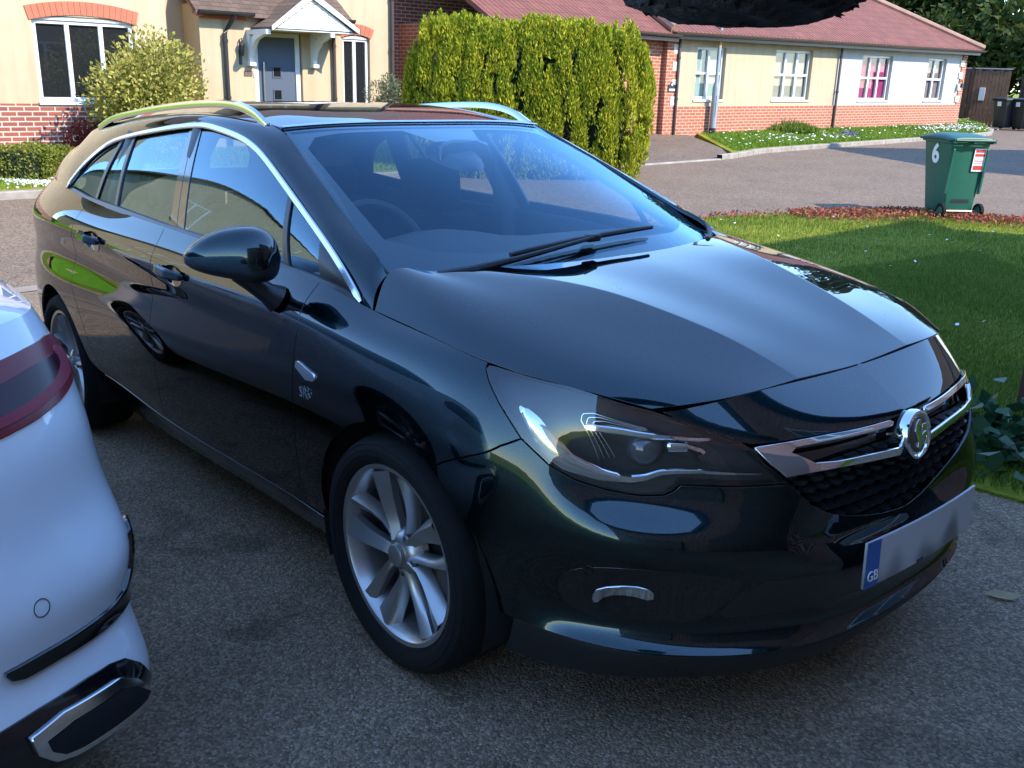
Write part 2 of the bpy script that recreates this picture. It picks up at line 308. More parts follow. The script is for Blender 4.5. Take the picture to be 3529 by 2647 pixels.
# windscreen: u from cowl to header, v centre to pillar
SCREEN=np.array([
[(-.02,0,.985),(-.04,.28,.985),(-.12,.53,.983),(-.248,.688,.992)],
[(-.36,0,1.140),(-.38,.27,1.138),(-.45,.50,1.128),(-.535,.650,1.128)],
[(-.70,0,1.278),(-.72,.26,1.275),(-.76,.47,1.264),(-.80,.605,1.255)],
[(-1.0,0,1.377),(-1.01,.25,1.376),(-1.027,.44,1.370),(-1.046,.557,1.362)]])
screen=Net(SCREEN,mv0=True)
ROOF=np.array([
[(-1.005,0,1.381),(-1.015,.25,1.380),(-1.032,.44,1.374),(-1.050,.562,1.366)],
[(-1.30,0,1.430),(-1.30,.25,1.428),(-1.30,.44,1.420),(-1.30,.575,1.402)],
[(-1.70,0,1.462),(-1.70,.25,1.459),(-1.70,.44,1.447),(-1.70,.578,1.417)],
[(-2.20,0,1.462),(-2.20,.25,1.458),(-2.20,.44,1.443),(-2.20,.572,1.405)],
[(-2.70,0,1.438),(-2.70,.25,1.433),(-2.70,.43,1.416),(-2.70,.559,1.372)],
[(-3.05,0,1.398),(-3.05,.24,1.392),(-3.05,.41,1.372),(-3.05,.528,1.328)],
[(-3.36,0,1.345),(-3.35,.22,1.335),(-3.32,.37,1.312),(-3.27,.478,1.274)]])
roof=Net(ROOF,mv0=True)
# A pillar, cantrail and D pillar: v from window chrome to screen / roof edge
_D=[(-.182,.789,.919),(-.237,.786,.931),(-.40,.760,1.03),(-.625,.723,1.132),(-.893,.680,1.249),(-1.04,.661,1.305),(-1.178,.651,1.337),(-1.361,.644,1.362),(-1.56,.644,1.370),(-1.935,.660,1.345),(-2.223,.674,1.315),(-2.386,.691,1.278),(-2.526,.733,1.204),(-2.627,.787,1.107),(-2.95,.735,1.117),(-3.36,.61,1.12),(-3.50,.49,1.12)]
_G=[(-.247,.700,.990),(-.262,.699,1.012),(-.40,.678,1.078),(-.62,.643,1.178),(-.85,.604,1.281),(-1.0,.573,1.346),(-1.15,.569,1.383),(-1.35,.577,1.405),(-1.6,.579,1.416),(-1.95,.577,1.413),(-2.3,.571,1.401),(-2.6,.563,1.380),(-2.85,.553,1.356),(-3.05,.530,1.330),(-3.16,.508,1.303),(-3.27,.480,1.278),(-3.36,.42,1.255)]
def _strip(a,b,bul):
    a=np.array(a);b=np.array(b);o=np.array([0,.75,.66])
    return [a,a+(b-a)*.3+o*bul,a+(b-a)*.68+o*bul,b]
FRAME=np.array([_strip(a,b,.010 if i<13 else .02) for i,(a,b) in enumerate(zip(_D,_G))])
frame=Net(FRAME)
# side glass: u along the car, v belt -> chrome
_bx=[-2.7,-2.645,-2.34,-1.99,-1.47,-1.22,-.80,-.43,-.2];_bw=[.775,.780,.797,.808,.815,.811,.803,.794,.775];_bz=[1.10,1.107,1.075,1.060,1.030,1.018,.995,.962,.928]
_dx=[d[0] for d in _D[1:14]][::-1];_dw=[d[1] for d in _D[1:14]][::-1];_dz=[d[2] for d in _D[1:14]][::-1]
def _glass(x):
    b=np.array([x,np.interp(-x,[-q for q in _bx[::-1]],_bw[::-1]),np.interp(-x,[-q for q in _bx[::-1]],_bz[::-1])-.015])
    t=np.array([x,np.interp(x,_dx,_dw),np.interp(x,_dx,_dz)+.004]);i=np.array([0,-.012,0.])
    return [b+i,(b+t)/2+i+np.array([0,.010,.004]),t+i]
GLASS=np.array([_glass(x) for x in (-.26,-.45,-.65,-.9,-1.2,-1.5,-1.8,-2.1,-2.35,-2.5,-2.6)])
glass=Net(GLASS)
# white car: rows from bottom to shoulder; u from the middle of the tail, round the right corner, along the side to the nose
WX=[  # (x,w) per row z
 (.17,[(.22,0),(.20,.40),(.12,.66),(-.02,.83),(-.22,.865),(-.55,.86),(-1.5,.84),(-2.6,.84),(-3.6,.84),(-3.95,.72),(-4.12,.45),(-4.18,0)]),
 (.27,[(.31,0),(.29,.41),(.21,.70),(.05,.885),(-.20,.905),(-.55,.895),(-1.5,.87),(-2.6,.87),(-3.65,.885),(-4.0,.76),(-4.18,.46),(-4.24,0)]),
 (.37,[(.315,0),(.295,.41),(.205,.69),(.04,.875),(-.21,.905),(-.55,.90),(-1.5,.885),(-2.6,.885),(-3.65,.895),(-4.02,.77),(-4.2,.46),(-4.26,0)]),
 (.45,[(.288,0),(.268,.41),(.178,.678),(.010,.858),(-.22,.90),(-.55,.905),(-1.5,.895),(-2.6,.895),(-3.65,.90),(-4.02,.77),(-4.2,.46),(-4.26,0)]),
 (.54,[(.291,0),(.271,.41),(.182,.682),(.018,.870),(-.22,.915),(-.55,.92),(-1.5,.90),(-2.6,.90),(-3.65,.90),(-4.02,.77),(-4.2,.46),(-4.25,0)]),
 (.66,[(.269,0),(.249,.41),(.158,.657),(-.018,.836),(-.24,.900),(-.55,.91),(-1.5,.90),(-2.6,.90),(-3.62,.89),(-3.98,.76),(-4.16,.46),(-4.22,0)]),
 (.80,[(.25,0),(.23,.41),(.135,.645),(-.03,.81),(-.25,.875),(-.55,.895),(-1.5,.89),(-2.6,.89),(-3.58,.87),(-3.88,.75),(-4.05,.46),(-4.10,0)]),
 (.93,[(.20,0),(.18,.41),(.085,.635),(-.075,.79),(-.27,.85),(-.58,.87),(-1.5,.88),(-2.6,.875),(-3.4,.83),(-3.65,.72),(-3.75,.46),(-3.80,0)]),
 (1.03,[(.13,0),(.11,.41),(.02,.615),(-.13,.755),(-.30,.805),(-.60,.83),(-1.5,.84),(-2.6,.82),(-3.2,.74),(-3.3,.60),(-3.36,.40),(-3.40,0)])]
_dw=[.005,.004,.003,.013,.014,.022,.030,.028,.034]
_fu=[0,.15,.55,1,1,1,.4,.3,.2,0,0,0]
WS=np.array([[(r[1][i][0]+.35*_dw[j]*(_fu[i] if i<4 else 0),r[1][i][1]+_dw[j]*_fu[i],r[0]) for j,r in enumerate(WX)] for i in range(12)])
wnet=Net(WS,mu0=True,mu1=True)
# ---------------------------------------------------------------- panels cut out of the nets
def _inside(p,poly):
    x,y=p[:,0][:,None],p[:,1][:,None]; a=poly; b=np.roll(poly,-1,0)
    c=((a[:,1]>y)!=(b[:,1]>y))&(x<(b[:,0]-a[:,0])*(y-a[:,1])/(b[:,1]-a[:,1]+1e-15)+a[:,0])
    return c.sum(1)%2==1
def _dist(p,poly):
    a=poly;b=np.roll(poly,-1,0);d=b-a;L=(d**2).sum(1)+1e-15
    t=np.clip(((p[:,None]-a)*d).sum(2)/L,0,1);q=a+t[...,None]*d
    return np.sqrt(((p[:,None]-q)**2).sum(2)).min(1)
def _dense(poly,step):
    out=[];n=len(poly)
    for i in range(n):
        a,b=poly[i],poly[(i+1)%n];k=max(1,int(np.ceil(np.linalg.norm(b-a)/step)))
        out+=[a+(b-a)*j/k for j in range(k)]
    return np.array(out)
def smoothpoly(pts,it=2):
    """round a closed outline a little (Chaikin)"""
    p=np.array(pts,float)
    for _ in range(it):
        q=np.roll(p,-1,0);p=np.stack([p*.75+q*.25,p*.25+q*.75],1).reshape(-1,2)
    return p
def panel_data(net,poly,sgn,seam=None,inset=.0022,flange=.014,off=0.,res=.03,lines=(),step=.016,rnd=.002):
    poly=np.array(poly,float)
    area=.5*np.sum(poly[:,0]*np.roll(poly[:,1],-1)-np.roll(poly[:,0],-1)*poly[:,1])
    if area<0: poly=poly[::-1]
    d=_dense(poly,step)
    keep=np.linalg.norm(d-np.roll(d,1,0),axis=1)>1e-5; d=d[keep]
    on=np.zeros(len(d),bool)
    if seam=='u': on=d[:,0]<1e-6
    if seam=='v': on=d[:,1]<1e-6
    e=np.roll(d,-1,0)-np.roll(d,1,0); e/=np.maximum(np.linalg.norm(e,axis=1),1e-9)[:,None]
    out2=np.stack([e[:,1],-e[:,0]],1)
    mv=np.where(on[:,None],0,out2); 
    if seam=='u': mv[np.abs(d[:,0])<1e-6,0]=0
    d=d-mv*inset
    g0,g1=d.min(0),d.max(0)
    gx,gy=np.meshgrid(np.arange(g0[0]+res*.5,g1[0],res),np.arange(g0[1]+res*.4,g1[1],res*.8),indexing='ij')
    g=np.stack([gx.ravel(),gy.ravel()],1)
    for l in lines:
        g=g[np.abs(g[:,1]-l)>res*.35]
        xs=np.arange(g0[0]+.004,g1[0],res*.7)
        for q in (-.0035,.0035): g=np.concatenate([g,np.stack([xs,np.full_like(xs,l+q)],1)])
    g=g[_inside(g,d)]
    if len(g): g=g[_dist(g,d)>.0055]
    allp=np.concatenate([d,g])
    r=delaunay_2d_cdt([Vector(p) for p in allp],[],[list(range(len(d)))],1,1e-6)
    uv=np.array([tuple(v) for v in r[0]]);F=[tuple(f) for f in r[2]]
    P=net.ev(uv[:,0],uv[:,1]);N=net.nrm(uv[:,0],uv[:,1])*sgn;P=P+N*off
    V=list(P);NN=list(N)
    if sgn<0: F=[f[::-1] for f in F]
    if flange:
        # edge turned under
        Pb=net.ev(d[:,0],d[:,1]);Nb=net.nrm(d[:,0],d[:,1])*sgn;q=d+out2*.004;T=net.ev(q[:,0],q[:,1])-Pb;T/=np.maximum(np.linalg.norm(T,axis=1),1e-9)[:,None]
        Pb=Pb+Nb*off
        o=len(V);n=len(d)
        V+=list(Pb)+list(Pb-Nb*rnd+T*rnd*.5)+list(Pb-Nb*flange+T*rnd*.5)
        h=(Nb+T)/np.linalg.norm(Nb+T,axis=1)[:,None]
        NN+=list(Nb)+list(T*.8+Nb*.3)+list(T)
        for i in range(n):
            j=(i+1)%n
            if on[i] and on[j]: continue
            for k in (0,1):
                f=(o+k*n+i,o+(k+1)*n+i,o+(k+1)*n+j,o+k*n+j)
                F.append(f if sgn>0 else f[::-1])
    return np.array(V),F,np.array(NN)
def panel(name,net,poly,m,parent,sgn=1,sides='RL',join=False,**kw):
    V,F,N=panel_data(net,poly,sgn,**kw);objs=[]
    def make(ss):
        AV=[];AF=[];AN=[]
        for s in ss:
            o=len(AV);k=np.array([1,-1 if s=='R' else 1,1.])
            AV+=list(V*k);AN+=list(N*k);AF+=[tuple(i+o for i in (f[::-1] if s=='R' else f)) for f in F]
        return me(name,AV,AF,m,parent,normals=AN)
    if join: return make(sides)
    return [make(s) for s in sides]
def ribbon(pts,nrm,width,thick,m,name,parent,mirror=False,taper=True,bevel=.0015):
    """strip of rectangular section following a polyline; width across, thick along the normal"""
    P=np.array(pts,float);N=np.array(nrm,float);n=len(P);W_=np.atleast_1d(width)*np.ones(n)
    T=np.gradient(P,axis=0);T/=np.linalg.norm(T,axis=1)[:,None];N=N-T*(N*T).sum(1)[:,None];N/=np.linalg.norm(N,axis=1)[:,None];B=np.cross(T,N)
    mb=MB();v=[];f=[]
    prof=[(-.5,0),(-.5,.6),(-.32,1),(.32,1),(.5,.6),(.5,0)]
    for i in range(n):
        sc=1 if not taper or 0<i<n-1 else .5
        v+=[P[i]+B[i]*W_[i]*a*sc+N[i]*thick*b*(1 if sc==1 else .5) for a,b in prof]
    k=len(prof)
    for i in range(n-1): f+=[(i*k+j,i*k+(j+1)%k,(i+1)*k+(j+1)%k,(i+1)*k+j) for j in range(k)]
    f+=[tuple(range(k)),tuple((n-1)*k+j for j in range(k))[::-1]]
    mb.add(v,f)
    if mirror: mb.v=[(a,-b,c) for a,b,c in mb.v]
    return mb.build(name,m,parent,smooth=True)
def curve(net,pts3,n=40,off=0.,sgn=1,raw=False):
    """polyline laid on a net through the given points -> positions, normals"""
    q=np.array(pts3,float) if raw else net.uv(pts3)
    t=np.concatenate([[0],np.cumsum(np.linalg.norm(np.diff(q,axis=0),axis=1))]);s=np.linspace(0,t[-1],n)
    u=np.interp(s,t,q[:,0]);v=np.interp(s,t,q[:,1]);N=net.nrm(u,v)*sgn
    return net.ev(u,v)+N*off,N
# ---------------------------------------------------------------- ground levels
def gz(x,y):
    x=np.asarray(x,float);y=np.asarray(y,float);zd=.0519*x;zr=-.27+.014*np.clip(y,-25,60);k=.03
    t=np.clip((zd-zr)/k,-60,60); return zr+np.where(t>30,zd-zr,k*np.log1p(np.exp(t)))
def gfar(x,y):   # gardens beyond the road bank up behind their kerb
    x=np.asarray(x,float);y=np.asarray(y,float);xk=kerbx(y)
    return gz(x,y)+.10+np.clip(xk-.15-x,0,3)*.085
def kerbx(y): return np.interp(y,[-30,-2,2.2,5,8,11,13,15.4,17.2,25,34],[-13.5,-12.4,-12.05,-11.9,-11.4,-11.0,-11.03,-11.1,-11.6,-11.75,-12.0])
def sheet(name,xs,ys,zf,m,parent=None,keep=None):
    X,Y=np.meshgrid(xs,ys,indexing='ij');Z=zf(X,Y);nx,ny=X.shape
    v=np.stack([X.ravel(),Y.ravel(),Z.ravel()],1);f=[]
    for i in range(nx-1):
        for j in range(ny-1):
            if keep is None or keep(.5*(xs[i]+xs[i+1]),.5*(ys[j]+ys[j+1])): f.append((i*ny+j,(i+1)*ny+j,(i+1)*ny+j+1,i*ny+j+1))
    return me(name,v,f,m,parent,smooth=True)
def polysheet(name,poly,zf,m,res=.5,parent=None,skirt=0):
    poly=np.array(poly,float)
    if .5*np.sum(poly[:,0]*np.roll(poly[:,1],-1)-np.roll(poly[:,0],-1)*poly[:,1])<0: poly=poly[::-1]
    d=_dense(poly,res);g0,g1=d.min(0),d.max(0);gx,gy=np.meshgrid(np.arange(g0[0]+res/2,g1[0],res),np.arange(g0[1]+res/2,g1[1],res),indexing='ij');g=np.stack([gx.ravel(),gy.ravel()],1);g=g[_inside(g,d)]
    if len(g): g=g[_dist(g,d)>res*.3]
    r=delaunay_2d_cdt([Vector(p) for p in np.concatenate([d,g])],[],[list(range(len(d)))],1,1e-6);uv=np.array([tuple(v) for v in r[0]])
    V=[tuple(q) for q in np.column_stack([uv,zf(uv[:,0],uv[:,1])])];F=[tuple(f) for f in r[2]]
    if skirt:
        o=len(V);zz=zf(d[:,0],d[:,1]);n=len(d);V+=[(a,b,c) for (a,b),c in zip(d,zz)]+[(a,b,c-skirt) for (a,b),c in zip(d,zz)];F+=[(o+i,o+n+i,o+n+(i+1)%n,o+(i+1)%n) for i in range(n)]
    return me(name,V,F,m,parent,smooth=True)
def tarmac(name,base,stone,scale,bump,patch=.3,rough=.85):
    m,t,b=mat(name); tc=t.nodes.new('ShaderNodeTexCoord')
    v=t.nodes.new('ShaderNodeTexVoronoi'); v.inputs['Scale'].default_value=scale; v.inputs['Randomness'].default_value=1; t.links.new(tc.outputs['Object'],v.inputs['Vector'])
    sp=t.nodes.new('ShaderNodeSeparateColor'); t.links.new(v.outputs['Color'],sp.inputs[0])
    r=ramp(t,sp.outputs[0],[(0,tuple(c*.55 for c in base)),(.5,base),(.86,tuple(c*1.5 for c in base)),(.93,stone)])
    n=t.nodes.new('ShaderNodeTexNoise'); n.inputs['Scale'].default_value=.9; n.inputs['Detail'].default_value=7; n.inputs['Roughness'].default_value=.62; t.links.new(tc.outputs['Object'],n.inputs['Vector'])
    r2=ramp(t,n.outputs['Fac'],[(.3,(1-patch,)*3),(.7,(1+patch*.4,)*3)])
    mx=t.nodes.new('ShaderNodeMix'); mx.data_type='RGBA'; mx.blend_type='MULTIPLY'; mx.inputs[0].default_value=1; t.links.new(r.outputs[0],mx.inputs[6]); t.links.new(r2.outputs[0],mx.inputs[7])
    n4=t.nodes.new('ShaderNodeTexNoise'); n4.inputs['Scale'].default_value=2.6; n4.inputs['Detail'].default_value=4; n4.inputs['Distortion'].default_value=.6; t.links.new(tc.outputs['Object'],n4.inputs['Vector']); r4=ramp(t,n4.outputs['Fac'],[(.0,(1,1,1)),(.60,(1,1,1)),(.68,(1-patch*.9,)*3)])
    mx4=t.nodes.new('ShaderNodeMix'); mx4.data_type='RGBA'; mx4.blend_type='MULTIPLY'; mx4.inputs[0].default_value=1; t.links.new(mx.outputs[2],mx4.inputs[6]); t.links.new(r4.outputs[0],mx4.inputs[7]); t.links.new(mx4.outputs[2],b.inputs['Base Color'])
    v2=t.nodes.new('ShaderNodeTexVoronoi'); v2.inputs['Scale'].default_value=scale; t.links.new(tc.outputs['Object'],v2.inputs['Vector'])
    n3=t.nodes.new('ShaderNodeTexNoise'); n3.inputs['Scale'].default_value=scale*.75; n3.inputs['Detail'].default_value=3; t.links.new(tc.outputs['Object'],n3.inputs['Vector'])
    ad=t.nodes.new('ShaderNodeMath'); ad.operation='MULTIPLY_ADD'; ad.inputs[1].default_value=-1.2; t.links.new(v2.outputs['Distance'],ad.inputs[0]); t.links.new(n3.outputs['Fac'],ad.inputs[2])
    bp=t.nodes.new('ShaderNodeBump'); bp.inputs['Strength'].default_value=bump; bp.inputs['Distance'].default_value=.012; t.links.new(ad.outputs[0],bp.inputs['Height']); t.links.new(bp.outputs[0],b.inputs['Normal'])
    b.inputs['Roughness'].default_value=rough; b.inputs['Specular IOR Level'].default_value=.35
    return m
M['drive']=tarmac('drive_tarmac',(.235,.165,.105),(.40,.31,.22),150,.45,.38)
M['road']=tarmac('road_tarmac',(.165,.115,.076),(.25,.19,.14),60,.35,.16)
M['path']=tarmac('path_tarmac',(.14,.10,.07),(.22,.17,.13),60,.35,.2)
M['kerb']=simple('kerb_concrete',(.22,.18,.14),.9,noise=.25,nscale=5,bump=.3,bscale=40)
def groundgrass(name,c):
    m,t,b=mat(name); tc=t.nodes.new('ShaderNodeTexCoord'); n=t.nodes.new('ShaderNodeTexNoise'); n.inputs['Scale'].default_value=1.6; n.inputs['Detail'].default_value=8; n.inputs['Roughness'].default_value=.7; t.links.new(tc.outputs['Object'],n.inputs['Vector'])
    r=ramp(t,n.outputs['Fac'],[(.3,c[0]),(.5,c[1]),(.7,c[2])]); t.links.new(r.outputs[0],b.inputs['Base Color']); b.inputs['Roughness'].default_value=.95; b.inputs['Specular IOR Level'].default_value=.1
    n2=t.nodes.new('ShaderNodeTexNoise'); n2.inputs['Scale'].default_value=60; t.links.new(tc.outputs['Object'],n2.inputs['Vector']); bp=t.nodes.new('ShaderNodeBump'); bp.inputs['Strength'].default_value=.8; bp.inputs['Distance'].default_value=.03; t.links.new(n2.outputs['Fac'],bp.inputs['Height']); t.links.new(bp.outputs[0],b.inputs['Normal'])
    return m
M['soil']=groundgrass('lawn_ground',[(.14,.14,.014),(.20,.22,.022),(.28,.26,.045)])
M['blade']=leafmat('grass_blade',[(.1,(.055,.11,.012)),(.45,(.10,.18,.022)),(.75,(.19,.24,.045)),(.95,(.30,.27,.09))],.35,.9)
M['farblade']=leafmat('far_grass_blade',[(.1,(.08,.16,.015)),(.5,(.14,.25,.025)),(.9,(.24,.32,.05))],.35,.7)
# base ground reaching the horizon, then the sheets laid on it
xs=np.concatenate([[-900,-300,-120,-60,-40],np.arange(-30,8.1,.5),[12,20,40,120,500]]);ys=np.concatenate([[-600,-200,-80,-40],np.arange(-25,60.1,1.0),[80,150,400,900]])
ground=sheet('ground',xs,ys,lambda x,y:gz(np.clip(x,-30,8),y)-.06,M['soil']); ground['kind']='structure'
road=sheet('road',np.arange(-16,-2.4,.4),np.arange(-34,62,1.0),lambda x,y:gz(x,y)-.006,M['road']); road['kind']='structure'
drive=polysheet('driveway',[(-6.35,-6.0),(-6.35,.0),(-6.3,1.62),(-2.0,1.62),(3.6,1.62),(3.6,-6.0)],lambda x,y:gz(x,y)+.0,M['drive'],.4); drive['kind']='structure'
apron=polysheet('apron',[(-6.55,-6.0),(-6.55,1.6),(-6.34,1.6),(-6.34,-6.0)],lambda x,y:gz(x,y)+.006,M['kerb'],.4); apron['kind']='structure'
LAWN=[(3.4,1.50),(-5.6,1.50),(-5.9,3.0),(-5.9,6),(-5.75,7.94),(-5.33,9.33),(-4.66,10.57),(-3.19,11.0),(-1,11.1),(3,11.2),(8,11.3),(8,1.50)]
lawn=polysheet('lawn',LAWN,lambda x,y:gz(x,y)+.012,M['soil'],.35,skirt=.1); lawn['kind']='structure'
# far gardens
GL=[(-11.9,-30),(-11.9,9.2)]
far_lawn=polysheet('garden_lawn',[(kerbx(y)-.13,y) for y in np.arange(-20,10.6,1.0)]+[(-13.0,10.6),(-14.4,10.4),(-14.75,5),(-14.75,-20)],lambda x,y:gfar(x,y),M['soil'],.5,skirt=.3); far_lawn['kind']='structure'
side_lawn=polysheet('open_lawn',[(kerbx(y)-.13,y) for y in np.arange(-33,-19.9,1.0)]+[(-12.9,-20),(-14.8,-20),(-14.8,-3.6),(-34,-3.6),(-34,-33)],lambda x,y:gz(x,y)+.12+np.clip(kerbx(y)-x,0,18)*.09,groundgrass('brightened_lawn',[(.10,.26,.012),(.14,.36,.018),(.20,.38,.03)]),1.0); side_lawn['kind']='structure'  # unseen lawn, green brightened and bank raised to strengthen its reflection in the doors
path=polysheet('footpath',[(-10.95,10.4),(-11.0,13.0),(-11.05,15.2),(-11.5,15.9),(-14.6,17.7),(-14.6,10.6)],lambda x,y:gfar(x,y)-.03-.06*np.clip((x+11.9)/.8,0,1),M['path'],.5,skirt=.15); path['kind']='structure'
verge=polysheet('verge_lawn',[(-11.25,15.6),(-11.62,17.2),(-11.7,20),(-11.75,25),(-11.95,30),(-13.2,32.5),(-14.7,34.2),(-14.35,18.0)],lambda x,y:gfar(x,y)-.01,M['soil'],.5,skirt=.3); verge['kind']='structure'
def kerb(name,pts,h=.10,w=.13):
    mb=MB();P=np.array(pts,float);T=np.gradient(P,axis=0);T/=np.linalg.norm(T,axis=1)[:,None];N=np.column_stack([-T[:,1],T[:,0]]);v=[];f=[]
    for p,n in zip(P,N):
        z=float(gz(p[0],p[1]))
        for o,dz in ((-w/2,-.08),(-w/2,h-.015),(-w/2+.02,h),(w/2,h),(w/2,-.08)): v.append((p[0]+n[0]*o,p[1]+n[1]*o,z+dz))
    k=5
    for i in range(len(P)-1): f+=[(i*k+j,i*k+j+1,(i+1)*k+j+1,(i+1)*k+j) for j in range(k-1)]
    mb.add(v,f); o=mb.build(name,M['kerbstone'],None); o['kind']='structure'; return o
m,t,b=mat('kerb_stones'); tc=t.nodes.new('ShaderNodeTexCoord'); sp=t.nodes.new('ShaderNodeSeparateXYZ'); t.links.new(tc.outputs['Object'],sp.inputs[0])
mt=t.nodes.new('ShaderNodeMath'); mt.operation='FRACT'; dv=t.nodes.new('ShaderNodeMath'); dv.operation='DIVIDE'; dv.inputs[1].default_value=.915; t.links.new(sp.outputs[1],dv.inputs[0]); t.links.new(dv.outputs[0],mt.inputs[0])
n=t.nodes.new('ShaderNodeTexNoise'); n.inputs['Scale'].default_value=6; n.inputs['Detail'].default_value=7; t.links.new(tc.outputs['Object'],n.inputs['Vector']); r=ramp(t,n.outputs['Fac'],[(.3,(.20,.175,.15)),(.7,(.32,.285,.245))]); r2=ramp(t,mt.outputs[0],[(0,(.35,.32,.28)),(.02,(1,1,1)),(.98,(1,1,1)),(1,(.35,.32,.28))])
mx=t.nodes.new('ShaderNodeMix'); mx.data_type='RGBA'; mx.blend_type='MULTIPLY'; mx.inputs[0].default_value=1; t.links.new(r.outputs[0],mx.inputs[6]); t.links.new(r2.outputs[0],mx.inputs[7]); t.links.new(mx.outputs[2],b.inputs['Base Color']); b.inputs['Roughness'].default_value=.9; M['kerbstone']=m
kerb('kerb',[(kerbx(y)-.02,y) for y in np.arange(-20,10.3,.5)])
kerb('kerb',[(-10.98,y) for y in np.arange(10.3,15.0,.5)],h=.02)
kerb('kerb',[(-10.98,14.8),(-11.1,15.5),(-11.5,16.9),(-11.6,18),(-11.65,20),(-11.7,22.5),(-11.75,25),(-11.85,28),(-12,30),(-12.9,32.2),(-14,33.6)])
# ---------------------------------------------------------------- houses
def render_mat(name,c):
    m,t,b=mat(name); tc=t.nodes.new('ShaderNodeTexCoord'); n=t.nodes.new('ShaderNodeTexNoise'); n.inputs['Scale'].default_value=1.1; n.inputs['Detail'].default_value=8; n.inputs['Roughness'].default_value=.65; t.links.new(tc.outputs['Object'],n.inputs['Vector'])
    mp=t.nodes.new('ShaderNodeMapping'); mp.inputs['Scale'].default_value=(5,5,.35); t.links.new(tc.outputs['Object'],mp.inputs[0]); n3=t.nodes.new('ShaderNodeTexNoise'); n3.inputs['Scale'].default_value=1.5; n3.inputs['Detail'].default_value=6; t.links.new(mp.outputs[0],n3.inputs['Vector'])
    r=ramp(t,n.outputs['Fac'],[(.3,tuple(q*.88 for q in c)),(.7,c)]); r2=ramp(t,n3.outputs['Fac'],[(.32,(.86,.84,.80)),(.55,(1,1,1))])
    mx=t.nodes.new('ShaderNodeMix'); mx.data_type='RGBA'; mx.blend_type='MULTIPLY'; mx.inputs[0].default_value=.6; t.links.new(r.outputs[0],mx.inputs[6]); t.links.new(r2.outputs[0],mx.inputs[7]); t.links.new(mx.outputs[2],b.inputs['Base Color']); b.inputs['Roughness'].default_value=.95; b.inputs['Specular IOR Level'].default_value=.2
    n2=t.nodes.new('ShaderNodeTexNoise'); n2.inputs['Scale'].default_value=90; n2.inputs['Detail'].default_value=3; t.links.new(tc.outputs['Object'],n2.inputs['Vector']); bp=t.nodes.new('ShaderNodeBump'); bp.inputs['Strength'].default_value=.35; bp.inputs['Distance'].default_value=.006; t.links.new(n2.outputs['Fac'],bp.inputs['Height']); t.links.new(bp.outputs[0],b.inputs['Normal'])
    return m
def tilemat(name,c1,c2,c3,w=.3,rowz=.165,wave=True):
    m,t,b=mat(name); tc=t.nodes.new('ShaderNodeTexCoord'); sp=t.nodes.new('ShaderNodeSeparateXYZ'); t.links.new(tc.outputs['Object'],sp.inputs[0])
    cb=t.nodes.new('ShaderNodeCombineXYZ'); t.links.new(sp.outputs[0],cb.inputs[0]); t.links.new(sp.outputs[2],cb.inputs[1])
    br=t.nodes.new('ShaderNodeTexBrick'); br.inputs['Scale'].default_value=1; br.inputs['Brick Width'].default_value=w; br.inputs['Row Height'].default_value=rowz; br.inputs['Mortar Size'].default_value=.004; br.inputs['Color1'].default_value=(*c1,1); br.inputs['Color2'].default_value=(*c2,1); br.inputs['Mortar'].default_value=(*c3,1); t.links.new(cb.outputs[0],br.inputs['Vector']); br.offset=.5 if not wave else 0
    n=t.nodes.new('ShaderNodeTexNoise'); n.inputs['Scale'].default_value=3; n.inputs['Detail'].default_value=8; n.inputs['Roughness'].default_value=.7; t.links.new(tc.outputs['Object'],n.inputs['Vector']); r=ramp(t,n.outputs['Fac'],[(.3,(.68,.62,.6)),(.62,(1,1,1)),(.75,(1.25,1.2,1.1))])
    mx=t.nodes.new('ShaderNodeMix'); mx.data_type='RGBA'; mx.blend_type='MULTIPLY'; mx.inputs[0].default_value=.8; t.links.new(br.outputs['Color'],mx.inputs[6]); t.links.new(r.outputs[0],mx.inputs[7]); t.links.new(mx.outputs[2],b.inputs['Base Color']); b.inputs['Roughness'].default_value=.85
    d=t.nodes.new('ShaderNodeMath'); d.operation='DIVIDE'; d.inputs[1].default_value=rowz; t.links.new(sp.outputs[2],d.inputs[0]); fr=t.nodes.new('ShaderNodeMath'); fr.operation='FRACT'; t.links.new(d.outputs[0],fr.inputs[0]); inv=t.nodes.new('ShaderNodeMath'); inv.operation='SUBTRACT'; inv.inputs[0].default_value=1; t.links.new(fr.outputs[0],inv.inputs[1])
    s_=t.nodes.new('ShaderNodeMath'); s_.operation='MULTIPLY'; s_.inputs[1].default_value=2*math.pi/w*2; t.links.new(sp.outputs[0],s_.inputs[0]); sn=t.nodes.new('ShaderNodeMath'); sn.operation='SINE'; t.links.new(s_.outputs[0],sn.inputs[0])
    ma=t.nodes.new('ShaderNodeMath'); ma.operation='MULTIPLY_ADD'; ma.inputs[1].default_value=.45 if wave else 0.0; t.links.new(sn.outputs[0],ma.inputs[0]); t.links.new(inv.outputs[0],ma.inputs[2])
    bp=t.nodes.new('ShaderNodeBump'); bp.inputs['Strength'].default_value=1; bp.inputs['Distance'].default_value=.035; t.links.new(ma.outputs[0],bp.inputs['Height']); t.links.new(bp.outputs[0],b.inputs['Normal'])
    return m
M['cream']=render_mat('cream_render',(.47,.37,.245)); M['white_render']=render_mat('white_render',(.46,.465,.46)); M['cream2']=render_mat('pale_cream_render',(.47,.385,.265))
M['brick']=brickmat('red_brick',(.29,.085,.05),(.22,.062,.047),(.72,.66,.7),(.50,.42,.36))
M['brick2']=brickmat('orange_red_brick',(.36,.115,.06),(.31,.095,.052),(.85,.8,.78),(.47,.32,.24))
M['brick_plain']=simple('soldier_brick',(.42,.12,.065),.9,noise=.25,nscale=6,bump=.3,bscale=50)
